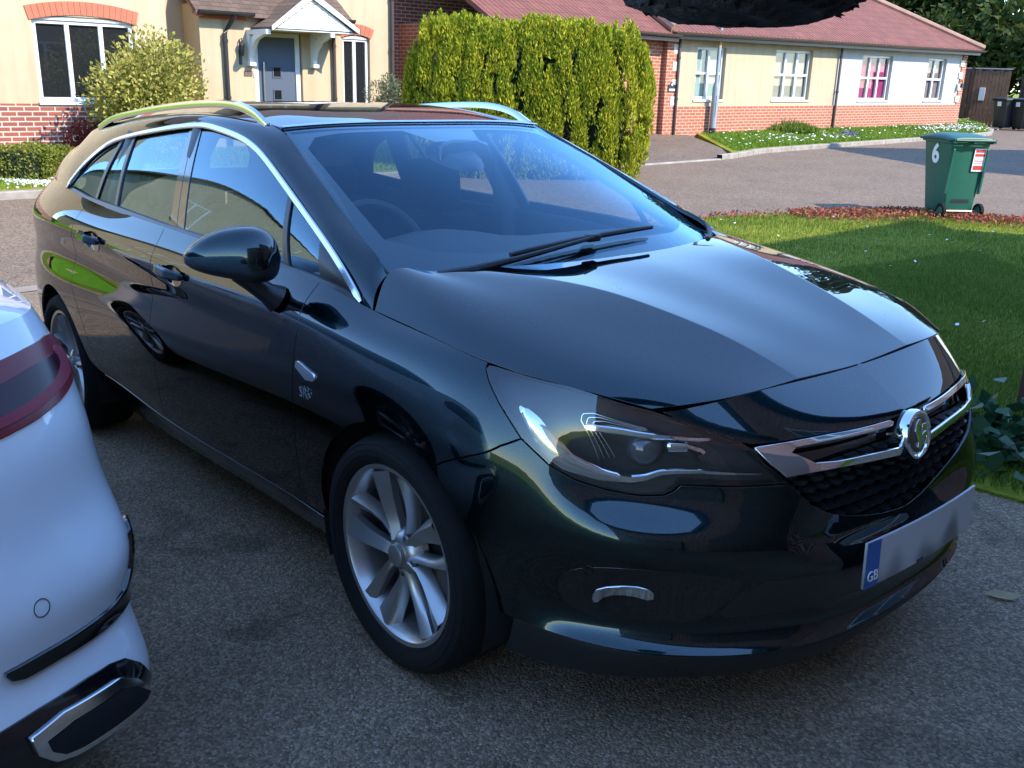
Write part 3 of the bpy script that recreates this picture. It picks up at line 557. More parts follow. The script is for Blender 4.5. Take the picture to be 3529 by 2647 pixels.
M['upvc']=simple('white_upvc',(.62,.62,.61),.35)
M['stone']=simple('cast_stone',(.62,.55,.43),.9,noise=.12,nscale=4,bump=.2)
M['wood_white']=simple('flaking_white_paint',(.74,.72,.67),.7,noise=.2,nscale=11,bump=.3,bscale=30)
M['gutter']=simple('dark_brown_gutter',(.055,.038,.035),.4); M['blackpipe']=simple('black_downpipe',(.02,.02,.022),.4)
M['pane']=simple('window_pane',(.012,.014,.016),.02,spec=.8); M['roomdark']=simple('room_dark',(.03,.03,.03),.9)
M['tile_red']=tilemat('red_pantiles',(.20,.068,.044),(.17,.056,.039),(.07,.03,.025))
M['tile_brown']=tilemat('brown_plain_tiles',(.15,.10,.075),(.10,.07,.055),(.04,.03,.025),w=.18,rowz=.075,wave=False)
M['door_blue']=simple('slate_blue_door',(.075,.095,.135),.4); M['steel']=simple('brushed_steel',(.6,.6,.6),.25,1)
def wallY(mb,x0,x1,z0,z1,y0,th,holes=()):
    """wall slab in the local XZ plane with rectangular openings (x0,x1,z0,z1)"""
    hs=sorted(holes); x=x0
    for a,b,c,d in hs:
        if a>x: mb.box(x,a,y0,y0+th,z0,z1)
        mb.box(a,b,y0,y0+th,z0,c); mb.box(a,b,y0,y0+th,d,z1); x=b
    if x<x1: mb.box(x,x1,y0,y0+th,z0,z1)
def arch_bricks(root,x0,x1,zb,rise,h,y,fan=.10):
    """segmental arch of bricks on end"""
    n=max(6,int((x1-x0)/.082)); cx=(x0+x1)/2; hw=(x1-x0)/2; Rr=(hw*hw+rise*rise)/(2*rise); cz=zb+rise-Rr; a=math.asin(hw/Rr); mb=MB()
    for k in range(n):
        a0=-a+2*a*(k+.06)/n; a1=-a+2*a*(k+.94)/n
        q=lambda r,t:(cx+r*math.sin(t),cz+r*math.cos(t))
        mb.prism([q(Rr,a0),q(Rr,a1),q(Rr+h,a1),q(Rr+h,a0)],y-.012,y+.05,'y')
    o=mb.build('brick_arch',M['brick_plain'],root)
    bk=MB(); pts=[(cx+(Rr+.004)*math.sin(-a+2*a*k/16),cz+(Rr+.004)*math.cos(-a+2*a*k/16)) for k in range(17)]; pts2=[(cx+(Rr+h-.004)*math.sin(a-2*a*k/16),cz+(Rr+h-.004)*math.cos(a-2*a*k/16)) for k in range(17)]
    bk.prism(pts+pts2,y-.004,y+.02,'y'); bk.build('arch_mortar',M['kerb'],o); return o
def window(root,x0,x1,z0,z1,y,cols,rows=1,fw=.055,bar=.045,name='window',sill=.10,blind=None,bars=.04,m=None):
    """frame recessed in the wall with sill; each pane dark glass"""
    f=MB(); d=.07; w=x1-x0
    f.box(x0,x1,y,y+d,z0,z0+fw); f.box(x0,x1,y,y+d,z1-fw,z1); f.box(x0,x0+fw,y+.001,y+d-.001,z0+fw,z1-fw); f.box(x1-fw,x1,y+.001,y+d-.001,z0+fw,z1-fw)
    xs=[x0+w*c for c in cols] if cols else []
    for xx in xs: f.box(xx-bar/2-.012,xx+bar/2+.012,y+.002,y+d-.002,z0+fw,z1-fw)
    for k in range(1,rows):
        zz=z0+fw+(z1-z0-2*fw)*(.5 if rows==2 else k/rows)
        ed=[x0+fw]+[v for xx in xs for v in (xx-bar/2-.012,xx+bar/2+.012)]+[x1-fw]
        for a,b in zip(ed[::2],ed[1::2]): f.box(a,b,y+.003,y+d-.003,zz-bar/2,zz+bar/2)
    o=f.build(name,M['upvc'],root,bevel=.008)
    p=MB(); yy=y+d*.6; p.add([(x0+fw*.5,yy,z0+fw*.5),(x1-fw*.5,yy,z0+fw*.5),(x1-fw*.5,yy,z1-fw*.5),(x0+fw*.5,yy,z1-fw*.5)],[(0,1,2,3)]); p.build('pane',m or M['pane'],o)
    if sill: s=MB(); s.box(x0-.04,x1+.04,y-.12,y+.02,z0-.055,z0-.004); s.build('sill',M['upvc'],o,bevel=.008)
    if blind:
        b=MB(); b.box(x0+fw,x1-fw,y+.09,y+.10,z0+fw,z1-fw); b.build('curtain',blind,o)
    return o
def pipe(root,x,y,z0,z1,m,r=.034,swan=None,name='downpipe'):
    t=MB(); pts=[(x,y,z0),(x,y,z1)]
    if swan: pts=[(x,y,z0),(x,y,z1),(x+swan[0]*.5,y-.0,z1+.09),(x+swan[0],y+swan[1],z1+swan[2])]
    t.tube(pts,r,10)
    for z in np.arange(z0+.3,z1,.95): t.tube([(x,y,z),(x,y,z+.05)],r*1.3,10)
    return t.build(name,m,root,smooth=True)
def gutter(root,x0,x1,y,z,m,r=.055):
    t=MB(); prof=[(y+r*math.cos(R(180+180*k/8)),z+r*math.sin(R(180+180*k/8))) for k in range(9)]+[(y+r*.9,z+.012),(y-r*.9-.01,z+.012)]
    t.prism(prof,x0,x1,'x'); return t.build('gutter',m,root,smooth=False)
# --- cream house opposite
def cream_house():
    h=empty('cream_house',(-14.6,0,0),(0,0,R(90))); tag(h,'cream rendered house with brick plinth, blue-grey door and small white gabled canopy','house')
    w=MB(); g=-.45
    wallY(w,-3,4.50,g,5.2,0,.25,[(2.42,3.96,.86,2.16)])
    w.box(4.25,4.497,.25,1.0,g,5.2)                      # return wall
    w.box(4.5,5.3,1.0,1.25,g,5.2)
    w.box(5.19,5.44,.55,1.0,g,2.52)
    wallY(w,5.19,7.98,g,2.36,.30,.25,[(6.18,7.14,-.4,2.10)])
    w.box(7.73,7.978,.55,.8,g,2.36)
    wallY(w,7.98,9.44,g,5.2,.70,.25,[(8.25,8.88,-.1,2.16)])
    w.box(5.3,7.98,1.2,1.45,2.3,5.2)
    w.box(-3,9.44,7.5,7.75,g,5.2); w.box(9.2,9.44,.95,7.5,g,5.2); w.box(-3,-2.75,.25,7.5,g,5.2)
    w.build('wall',M['cream'],h)
    p=MB(); p.box(-3.0,4.52,-.025,.0,-.5,.865); p.build('plinth',M['brick'],h)
    window(h,2.43,3.95,.90,2.10,.06,[.335,.67],1,fw=.06)
    hd=MB(); hd.prism([(2.42,2.10),(3.96,2.10),(3.96,2.112),(3.6,2.145),(3.19,2.16),(2.8,2.147),(2.42,2.112)],.03,.12,'y'); hd.build('window_head',M['wood_white'],h)
    arch_bricks(h,2.38,4.0,2.085,.10,.20,-.004)
    # upper floor: windows are above the frame of the photograph, kept for reflections
    window(h,2.5,3.8,3.5,4.5,-.02,[.5],1); window(h,6.2,7.2,3.7,4.6,1.17,[.5],1)
    rf=MB(); rf.prism([(-9.3,0),(9.7,0),(9.7,.12),(-9.3,.12)],0,1,'z') if 0 else None
    rv=[(-3.3,-.4,5.1),(9.7,-.4,5.1),(9.7,3.9,7.9),(-3.3,3.9,7.9),(9.7,8.1,5.1),(-3.3,8.1,5.1)]
    me('roof',[*rv,*[(a,b,c-.12) for a,b,c in rv]],[(0,1,2,3),(3,2,4,5),(6,9,8,7),(9,11,10,8),(0,6,7,1),(5,4,10,11),(0,3,9,6),(3,5,11,9),(1,7,8,2),(2,8,10,4)],M['tile_brown'],h)
    # porch roof: lean-to with gutter
    pr=[(5.06,.10,2.40),(8.12,.10,2.40),(8.12,1.3,3.22),(5.06,1.3,3.22)]
    me('porch_roof',[*pr,*[(a,b,c-.07) for a,b,c in pr]],[(0,1,2,3),(7,6,5,4),(0,4,5,1),(1,5,6,2),(3,7,4,0)],M['tile_brown'],h)
    vb=MB(); vb.prism([(.12,2.30),(1.28,3.09),(1.28,3.14),(.12,2.36)],5.065,5.19,'x'); vb.box(5.2,6.05,.27,.298,2.28,2.335); vb.build('verge_brick',M['brick_plain'],h)
    gutter(h,5.10,6.10,.06,2.39,M['blackpipe']); gutter(h,7.80,8.14,.06,2.39,M['blackpipe'])
    pipe(h,5.62,.24,-.3,2.05,M['blackpipe'],.04,(.12,-.18,.30)); pipe(h,7.79,.24,-.3,2.10,M['gutter'],.034,(.05,-.16,.24)); pipe(h,9.38,.64,-.3,5.0,M['gutter'],.04)
    # canopy
    cp=MB(); L,Rr,ax,az=6.14,7.84,6.93,2.74
    v=[(L,-.55,2.17),(ax,-.55,az+.02),(Rr,-.55,2.19),(L,.29,2.17),(ax,.29,az+.02),(Rr,.29,2.19)]
    me('canopy_roof',[*v,*[(a,b,c-.05) for a,b,c in v]],[(0,1,4,3),(1,2,5,4),(6,9,10,7),(7,10,11,8),(0,6,7,1),(1,7,8,2),(3,9,6,0),(2,8,11,5)],M['tile_brown'],h)
    cg=MB(); cg.prism([(L+.10,2.16),(Rr-.10,2.17),(ax,az-.07)],-.50,-.46,'y')
    co=cg.build('canopy_gable',M['wood_white'],h)
    gr=MB()
    for k in range(5):
        z=2.24+.085*k; hw=(az-.09-z)*1.42
        if hw>.05: gr.box(ax-hw,ax+hw,-.503,-.5005,z,z+.008)
    gr.build('board_groove',M['gutter'],co)
    bb=MB(); bw=.10
    for (xa,za),(xb,zb) in (((L-.02,2.13),(ax,az+.0)),((Rr+.02,2.15),(ax,az+.0))):
        bb.prism([(xa,za-.02),(xa,za+.06),(xb,zb+.05),(xb,zb-.075)],-.56,-.525,'y')
    bb.build('bargeboard',M['upvc'],h,bevel=.006)
    sf=MB(); sf.box(L+.06,Rr-.06,-.47,.29,2.13,2.155); sf.build('canopy_soffit',M['wood_white'],h)
    for bx in (6.09,7.36):
        b=MB(); b.box(bx-.045,bx+.045,.20,.30,1.56,2.13); b.box(bx-.045,bx+.045,-.46,.20,2.05,2.13); pts=[(.22,1.60),(.13,1.80),(-.05,1.96),(-.36,2.05),(-.46,2.05),(-.44,2.06),(-.40,2.13),(-.02,2.10),(.10,2.0),(.22,1.80)]
        b.prism(pts,bx-.04,bx+.04,'x'); b.box(bx-.06,bx+.06,.16,.30,1.52,1.585); b.build('bracket',M['upvc'],h,bevel=.008)
    # door
    d=MB(); d.box(6.27,7.02,.36,.41,-.3,2.03); do=d.build('door',M['door_blue'],h)
    fr=MB(); fr.box(6.18,6.27,.33,.42,-.35,2.10); fr.box(7.02,7.11,.33,.42,-.35,2.10); fr.box(6.27,7.02,.331,.419,2.03,2.10); fr.build('door_frame',M['upvc'],h,bevel=.008)
    for z in (1.33,.93,.53):
        q=MB(); a,b_=6.555,6.735; q.box(a,b_,.345,.36,z,z+.02); q.box(a,b_,.345,.36,z+.18,z+.20); q.box(a,a+.02,.346,.36,z+.02,z+.18); q.box(b_-.02,b_,.346,.36,z+.02,z+.18); fo=q.build('door_light',M['door_blue'],do); q=MB(); q.box(a+.02,b_-.02,.355,.3595,z+.02,z+.18); q.build('pane',M['pane'],fo)
    hh=MB(); hh.tube([(6.37,.315,.75),(6.37,.315,1.60)],.016,10); hh.box(6.36,6.38,.315,.36,.9,.92); hh.box(6.36,6.38,.315,.36,1.4,1.42); hh.build('handle',M['steel'],do,smooth=True)
    # lantern, house plate, bell
    l=MB(); lx,ly,lz=5.91,.20,1.74; l.lathe([(0,.20),(.02,.19),(.05,.14),(.055,.12),(.045,.115),(.032,-.02),(.036,-.03),(.02,-.05),(0,-.06)],(lx,ly,lz),'z',8); l.tube([(lx,ly,lz+.18),(lx,ly,lz+.24),(lx,.29,lz+.22),(lx,.29,lz-.12)],.010,6); l.box(lx-.025,lx+.025,.28,.299,lz-.2,lz+.05); l.build('wall_lantern',M['blackpipe'],h)
    q=MB(); q.box(5.97,6.12,.285,.298,1.35,1.44); q.build('house_plate',simple('slate_plate',(.12,.075,.055),.6,noise=.4,nscale=30),h); q=MB(); q.box(6.145,6.175,.283,.298,1.33,1.45); q.build('doorbell',M['upvc'],h,bevel=.005)
    # french window
    window(h,8.26,8.87,-.05,2.10,.76,[.48],1,fw=.06,bar=.05,sill=0,name='french_window')
    hd=MB(); hd.prism([(8.25,2.09),(8.88,2.09),(8.88,2.10),(8.73,2.14),(8.565,2.155),(8.4,2.14),(8.25,2.10)],.73,.80,'y'); hd.build('window_head',M['wood_white'],h)
    arch_bricks(h,8.23,8.90,2.10,.075,.19,.70-.004)
    return h
cream_house()
def brick_house():
    h=empty('brick_house',(-16.5,0,0),(0,0,R(90))); tag(h,'two-storey red brick house with pale corner blocks, above the clipped hedge','house')
    w=MB(); wallY(w,9.6,16.0,-.4,5.4,0,.25,[(12.6,12.93,2.78,3.9)]); w.box(15.75,16,.25,7,-.4,5.4); w.box(9.6,9.85,.25,7,-.4,5.4); w.box(9.85,15.75,6.8,7,-.4,5.4); w.build('wall',M['brick'],h)
    for k in range(0,22,2): q=MB(); z=-.3+k*.27; q.box(9.58,9.80,-.02,.05,z,z+.34); q.build('corner_block',M['stone'],h,bevel=.006)
    window(h,12.58,12.95,2.77,3.9,.04,[],1,fw=.06,sill=.1)
    rv=[(9.2,-.4,5.3),(16.3,-.4,5.3),(16.3,3.5,7.8),(9.2,3.5,7.8),(16.3,7.4,5.3),(9.2,7.4,5.3)]
    me('roof',[*rv,*[(a,b,c-.12) for a,b,c in rv]],[(0,1,2,3),(3,2,4,5),(6,9,8,7),(9,11,10,8),(0,6,7,1),(5,4,10,11),(0,3,9,6),(3,5,11,9),(1,7,8,2),(2,8,10,4)],M['tile_red'],h)
    return h
brick_house()
M['curt_mag']=simple('magenta_curtain',(.33,.02,.14),.9,noise=.4,nscale=9); M['curt_grey']=simple('grey_blind',(.34,.31,.27),.9,noise=.15,nscale=7); M['curt_teal']=simple('pale_green_blind',(.33,.42,.40),.9,noise=.15,nscale=7); M['curt_mauve']=simple('mauve_blind',(.22,.17,.19),.9,noise=.2,nscale=7)
def hipquads(pl,t=.10): return [*pl,*[(a,b,c-t) for a,b,c in pl]]
def bungalow():
    h=empty('bungalow',(-14.0,16.4,0),(0,-R(.55),R(87.6))); tag(h,'long bungalow with cream and white rendered halves, brick base and red tiled hip roof','bungalow')
    wins=[(1.08,2.18,1.06,2.31,[.5],'curt_teal'),(4.2,5.84,1.05,2.33,[.345,.655],'curt_grey'),(8.26,9.87,1.03,2.30,[.345,.655],'curt_mag'),(11.92,13.02,1.03,2.30,[.5],'curt_mauve')]
    a=MB(); wallY(a,.37,7.05,.90,2.56,.0,.25,[w[:4] for w in wins[:2]]); a.build('wall',M['cream2'],h)
    a=MB(); wallY(a,7.05,13.95,.90,2.56,.002,.25,[w[:4] for w in wins[2:]]); a.build('wall',M['white_render'],h)
    b=MB(); b.box(-.02,14.22,-.03,.22,-.5,.90); b.box(-.02,.37,-.03,.22,.90,2.56); b.box(13.95,14.22,-.03,.22,.9,2.56); b.box(13.97,14.22,.22,8,-.5,2.56); b.box(-.02,.23,.22,8,-.5,2.56); b.box(.23,13.97,7.8,8,-.5,2.56); b.build('brick_base',M['brick2'],h)
    for k in range(5): q=MB(); z=.92+.40*k; q.box(.20,.40,-.038,-.004,z,z+.21); q.build('corner_block',M['stone'],h)
    for k in range(5): q=MB(); z=.98+.37*k; q.box(13.84,14.08,-.038,-.004,z,z+.19); q.build('corner_block',M['stone'],h)
    for x0,x1,z0,z1,cols,cu in wins:
        window(h,x0,x1,z0,z1,.09,cols,2,fw=.07,bar=.06,blind=M[cu],m=M['thinpane'])
    # roof: hipped at the far end
    e,zz,pit=-.35,2.62,math.tan(R(29)); rise=4.35*pit
    P=[(-.2,e,zz),(14.55,e,zz),(14.55,8.35,zz),(-.2,8.35,zz),(-.2,4.0,zz+rise),(10.2,4.0,zz+rise)]
    me('roof',hipquads(P),[(0,1,5,4),(1,2,5),(2,3,4,5),(6,10,11,7),(7,11,8),(8,11,10,9),(0,6,7,1),(1,7,8,2),(3,0,4),(9,10,6),(3,9,6,0)],M['tile_red'],h)
    rt=MB(); rt.tube([(14.55,e,zz+.04),(10.2,4.0,zz+rise+.04)],.10,8); rt.tube([(-.2,4,zz+rise+.04),(10.2,4,zz+rise+.04)],.10,8); rt.tube([(-.16,e,zz+.04),(-.16,4,zz+rise+.04)],.12,8); rt.build('ridge_tiles',M['ridge'],h,smooth=True)
    fa=MB(); fa.box(-.1,14.45,-.32,-.29,2.44,2.60); fa.box(-.1,14.45,-.29,.0,2.50,2.525); fa.build('fascia',M['gutter'],h)
    gutter(h,-.2,14.55,-.40,2.58,M['gutter'],.06)
    pipe(h,.37,-.07,-.2,2.42,M['gutter'],.032,(0,-.26,.13)); pipe(h,7.07,-.07,0,2.42,M['gutter'],.036,(.0,-.28,.14))
    s=MB(); s.prism([(.08,1.24),(.34,1.24),(.34,1.40),(.28,1.41),(.21,1.47),(.14,1.41),(.08,1.40)],-.05,-.031,'y'); so_=s.build('house_sign',M['blackpipe'],h); s=MB(); s.box(.11,.31,-.053,-.0505,1.26,1.31); s.lathe([(0,0),(.03,0)],(.21,-.053,1.41),'y',12); s.build('sign_lettering',M['white'],so_)
    l=MB(); l.tube([(13.88,-.03,1.62),(13.88,-.16,1.66),(13.88,-.16,1.56)],.015,6); l.lathe([(0,0),(.05,-.01),(.06,-.14),(0,-.15)],(13.88,-.16,1.57),'z',8); l.build('wall_lantern',M['blackpipe'],h)
    return h
M['thinpane']=glassmat('cottage_window_glass',(.85,.88,.87),1.5)
M['ridge']=simple('ridge_tile_clay',(.30,.17,.12),.85,noise=.35,nscale=4)
bungalow()
def wing():
    x0,y0=-13.62,10.57; x1,y1=-14.0,16.4; L=math.hypot(x1-x0,y1-y0)
    h=empty('end_bungalow',(x0,y0,0),(0,0,math.atan2(y1-y0,x1-x0))); tag(h,'brick bungalow with pantiled roof, mostly hidden behind the clipped hedge','bungalow')
    b=MB(); wallY(b,0,L-.03,-.5,2.5,.12,.25,[(1.6,2.7,1.0,2.2)]); b.box(0,.25,.37,7,-.5,2.5); b.build('wall',M['brick2'],h)
    for k in range(6): q=MB(); z=.55+.37*k; w_=.62 if k%2 else .42; q.box(L-.9-w_*.5,L-.9+(.12 if k%2 else 0),.10,.13,z,z+.30); q.build('corner_block',M['stone'],h)
    window(h,1.6,2.7,1.0,2.2,.2,[.5],2)
    e,zz,pit=-.32,2.55,math.tan(R(29)); rise=4.35*pit; P=[(-.25,e,zz),(L+.02,e,zz),(L+.02,4.03,zz+rise),(-.25,4.03,zz+rise),(L+.02,8.35,zz),(-.25,8.35,zz)]
    me('roof',hipquads(P),[(0,1,2,3),(3,2,4,5),(6,9,8,7),(9,11,10,8),(0,6,7,1),(5,4,10,11),(0,3,9,6),(3,5,11,9),(1,7,8,2),(2,8,10,4)],M['tile_red'],h)
    fa=MB(); fa.box(-.2,L,-.30,-.27,2.38,2.53); fa.box(-.2,L,-.27,.12,2.44,2.465); fa.build('fascia',M['gutter'],h); gutter(h,-.25,L,-.37,2.52,M['gutter'],.055)
    return h
wing()
# --- the photographer's own house and garage: outside the frame, they shade the drive and are mirrored in the car
def own_house():
    h=empty('own_house',(3.1,0,0)); tag(h,'red brick house on the near side, seen only as its shadow and in paint reflections','house')
    w=MB(); w.box(0,7,1.0,12,-.1,5.7); w.build('wall',M['brick'],h)
    P=[(-.35,.6,5.6),(-.35,12.4,5.6),(3.5,12.4,7.7),(3.5,.6,7.7),(7.35,12.4,5.6),(7.35,.6,5.6)]
    me('roof',hipquads(P,.15),[(1,0,3,2),(2,3,5,4),(7,8,9,6),(8,10,11,9),(0,1,7,6),(4,5,11,10),(0,6,9,3),(3,9,11,5),(2,8,7,1),(4,10,8,2)],M['tile_brown'],h)
    for y0,z0,z1 in ((2.2,.9,2.1),(6.8,.9,2.1),(2.2,3.3,4.4),(6.8,3.3,4.4)):
        f=MB(); f.box(-.03,.05,y0,y0+1.7,z0,z1); fo=f.build('window',M['upvc'],h); p=MB()
        for k in range(2): p.box(-.034,-.031,y0+.08+.82*k,y0+.80+.82*k,z0+.08,z1-.08)
        p.build('pane',M['pane'],fo)
    g=MB(); g.box(.4,6.5,-5.9,1.0,-.1,3.75); g.build('garage_wall',M['brick'],h)
    P=[(.1,-6.1,3.72),(.1,1.0,3.72),(3.4,1.0,4.9),(3.4,-6.1,4.9),(6.7,1.0,3.72),(6.7,-6.1,3.72)]
    me('garage_roof',hipquads(P,.12),[(1,0,3,2),(2,3,5,4),(7,8,9,6),(8,10,11,9),(0,1,7,6),(4,5,11,10),(0,6,9,3),(3,9,11,5),(2,8,7,1),(4,10,8,2)],M['tile_brown'],h)
    d=MB(); d.box(.34,.39,-5.3,-2.7,.1,2.15); d.box(.34,.39,-2.1,.5,.1,2.15); d.build('garage_door',M['gutter'],h,bevel=.01)
    return h
own_house()
def next_house():
    h=empty('neighbour_house',(-1.3,20,-.1)); tag(h,'brick gabled house past the lawn, outside the frame, throwing the shadow on the road','house')
    w=MB(); w.box(0,9,0,8,-.5,5.2); w.prism([(0,5.2),(8,5.2),(4,8.6)],0,.25,'x'); w.prism([(0,5.2),(8,5.2),(4,8.6)],8.75,9,'x'); w.build('wall',M['brick'],h)
    P=[(-.3,-.35,4.95),(9.3,-.35,4.95),(9.3,4,8.75),(-.3,4,8.75),(9.3,8.35,4.95),(-.3,8.35,4.95)]
    me('roof',hipquads(P,.15),[(0,1,2,3),(3,2,4,5),(6,9,8,7),(9,11,10,8),(0,6,7,1),(5,4,10,11),(0,3,9,6),(3,5,11,9),(1,7,8,2),(2,8,10,4)],M['tile_brown'],h)
    for x0,z0 in ((1.2,.9),(5.6,.9),(1.2,3.2),(5.6,3.2)): window(h,x0,x0+1.9,z0,z0+1.2,-.05,[.5],1)
    return h
next_house()
def side_house():
    h=empty('gabled_house',(-26.0,-11.0,.95),(0,0,R(-90))); tag(h,'cream gabled house across the lawn, seen only mirrored in the car windows','house')
    w=MB(); w.box(-4,4,-4,4,-1.0,4.8); w.prism([(-4,4.8),(4,4.8),(0,7.3)],-4,4,'x') if 0 else w.prism([(-4,4.8),(4,4.8),(0,7.2)],3.75,4.0,'y'); w.build('wall',M['cream2'],h)
    P=[(-4.4,4.35,4.6),(-4.4,-4.3,4.6),(0,-4.3,7.45),(0,4.35,7.45),(4.4,-4.3,4.6),(4.4,4.35,4.6)]
    me('roof',hipquads(P,.15),[(1,0,3,2),(2,3,5,4),(7,8,9,6),(8,10,11,9),(0,1,7,6),(4,5,11,10),(0,6,9,3),(3,9,11,5),(2,8,7,1),(4,10,8,2)],M['tile_brown'],h)
    for xx,zz in ((-2.2,.9),(1.2,.9),(-1.8,3.2),(1.0,3.2)):
        window(h,xx,xx+1.2,zz,zz+1.1,0,[.5],1).location=(0,0,0)
    for o in list(h.children):
        if o.name.startswith('window'): o.rotation_euler=(0,0,R(180)); o.location=(0,4.01,0)
    window2=MB(); window2.box(3.99,4.03,-1.6,1.6,.9,2.1); wo=window2.build('window',M['upvc'],h); p=MB(); p.box(4.031,4.034,-1.5,-.05,1.0,2.0); p.box(4.031,4.034,.05,1.5,1.0,2.0); p.build('pane',M['pane'],wo)
    return h
side_house()
# ---------------------------------------------------------------- the dark estate car
TH=R(2.97)
def L3(net,a,b,n):  # straight run in knot space
    return [tuple(np.array(a)+(np.array(b)-np.array(a))*k/n) for k in range(n)]
def arc_uv(cx,r,a0,a1,n,w=.89,cz=.317):
    out=[]
    for k in range(n+1):
        a=R(a0+(a1-a0)*k/n); out.append((cx+r*math.cos(a),w,cz+r*math.sin(a)))
    return [tuple(q) for q in shell.uv(out)]
def wheel(name,parent,cx,side):
    """side -1 right, +1 left; outer face looks along side*y"""
    yo=.872; s=side; c=(cx,s*yo,.317)
    N=5; mb=MB()
    # rim barrel and lip (radius, offset inward)
    prof=[(.228,-.004),(.243,-.002),(.2435,-.010),(.232,-.018),(.216,-.03),(.212,-.10),(.212,-.17),(.235,-.185)]
    prof=[(.218,-.022),(.224,-.006),(.230,.001),(.2415,.003),(.2435,-.004),(.240,-.012),(.226,-.03),(.218,-.06),(.214,-.17),(.205,-.17),(.208,-.06),(.215,-.03)]
    mb.lathe([(r,s*o) for r,o in prof],c,'y',72,closed=True)
    def P(r,a,o): return (c[0]+r*math.cos(a),c[1]+s*o,c[2]+r*math.sin(a))
    # hub
    mb.lathe([(.0,-.014),(.030,-.014),(.040,-.018),(.056,-.028),(.066,-.05),(.06,-.07)],c,'y',40) if s>0 else mb.lathe([(.0,.014),(.030,.014),(.040,.018),(.056,.028),(.066,.05),(.06,.07)],c,'y',40)
    for k in range(N):
        base=2*math.pi*k/N+R(97)
        for sg in (-1,1):
            rs=[.040,.075,.11,.15,.19,.222]
            if sg>0: ca=[.46,.40,.33,.27,.22,.20]; hw=[.018,.019,.023,.029,.036,.041]; dep=[-.016,-.021,-.017,-.010,-.004,-.001]
            else: ca=[.46,.42,.37,.31,.25,.22]; hw=[.016,.015,.015,.017,.021,.026]; dep=[-.018,-.027,-.027,-.022,-.013,-.005]
            v=[];f=[]
            for r,a,w,d in zip(rs,ca,hw,dep):
                a0=base-s*sg*(a)*(1 if sg>0 else 1.0); da=w/r
                tw=.016*sg*s
                # crest line is off-centre so each spoke reads as a twisted blade
                v+=[P(r,a0-da,d-.034),P(r,a0-da,d-.014-(tw if tw>0 else 0)),P(r,a0-da*.30*sg*s,d+.003),P(r,a0+da*.45,d-.002),P(r,a0+da,d-.014+(tw if tw<0 else 0)),P(r,a0+da,d-.034)]
            for i in range(len(rs)-1):
                for j in range(6): f.append((i*6+j,i*6+(j+1)%6,(i+1)*6+(j+1)%6,(i+1)*6+j))
            mb.add(v,f)
    w=mb.build(name,M['alloy'],parent,smooth=True)
    # tyre
    t=MB(); R0=.318
    tp=[(.240,-.004),(.245,.004),(.2475,.0085),(.250,.008),(.252,.0105),(.262,.0165),(.2665,.0172),(.2675,.0192),(.284,.0195),(.2855,.0172),(.2955,.0142),(.297,.0152),(.301,.0128),(.3025,.0095),(.3105,-.004),(.3155,-.022),(.3178,-.045),(.318,-.065),(.3125,-.066),(.3125,-.074),(.318,-.075),(.3182,-.10),(.3125,-.101),(.3125,-.110),(.3182,-.111),(.318,-.14),(.3125,-.141),(.3125,-.149),(.3178,-.15),(.316,-.18),(.309,-.20),(.29,-.215),(.25,-.205),(.238,-.19),(.222,-.10),(.236,-.02)]
    t.lathe([(r,s*o) for r,o in tp],c,'y',96,closed=True)
    ty=t.build('tyre',M['rubber'],w,smooth=True)
    # lateral sipes on the shoulder and a raised ring on the sidewall
    d=MB(); d.lathe([(r,s*o) for r,o in [(.02,-.085),(.155,-.085),(.155,-.10),(.02,-.10)]],c,'y',48); dd=d.build('brake_disc',M['disc'],w,smooth=True)
    cal=MB(); cal.add([P(r,a,o) for a in (R(150),R(175),R(205)) for r in (.10,.175) for o in (-.07,-.125)],[(0,1,3,2),(4,5,7,6),(0,2,6,4),(1,3,7,5),(2,3,7,6),(8,9,11,10),(4,6,10,8),(6,7,11,10),(5,7,11,9)]); cal.build('brake_caliper',M['dark'],w)
    hc=MB(); hc.lathe([(0,s*.0),(.026,s*.0),(.030,-s*.003),(.031,-s*.016)],c,'y',32); hc.build('hub_cap',M['alloy'],w,smooth=True)
    for k in range(N):
        nut=MB(); a=2*math.pi*k/N+R(97)+R(36); q=P(.052,a,-.022); nut.lathe([(0,s*.004),(.009,s*.004),(.0105,0),(.0135,-s*.002),(.0145,-s*.02)],q,'y',12); nut.build('wheel_nut',M['disc'],w,smooth=True)
    return w
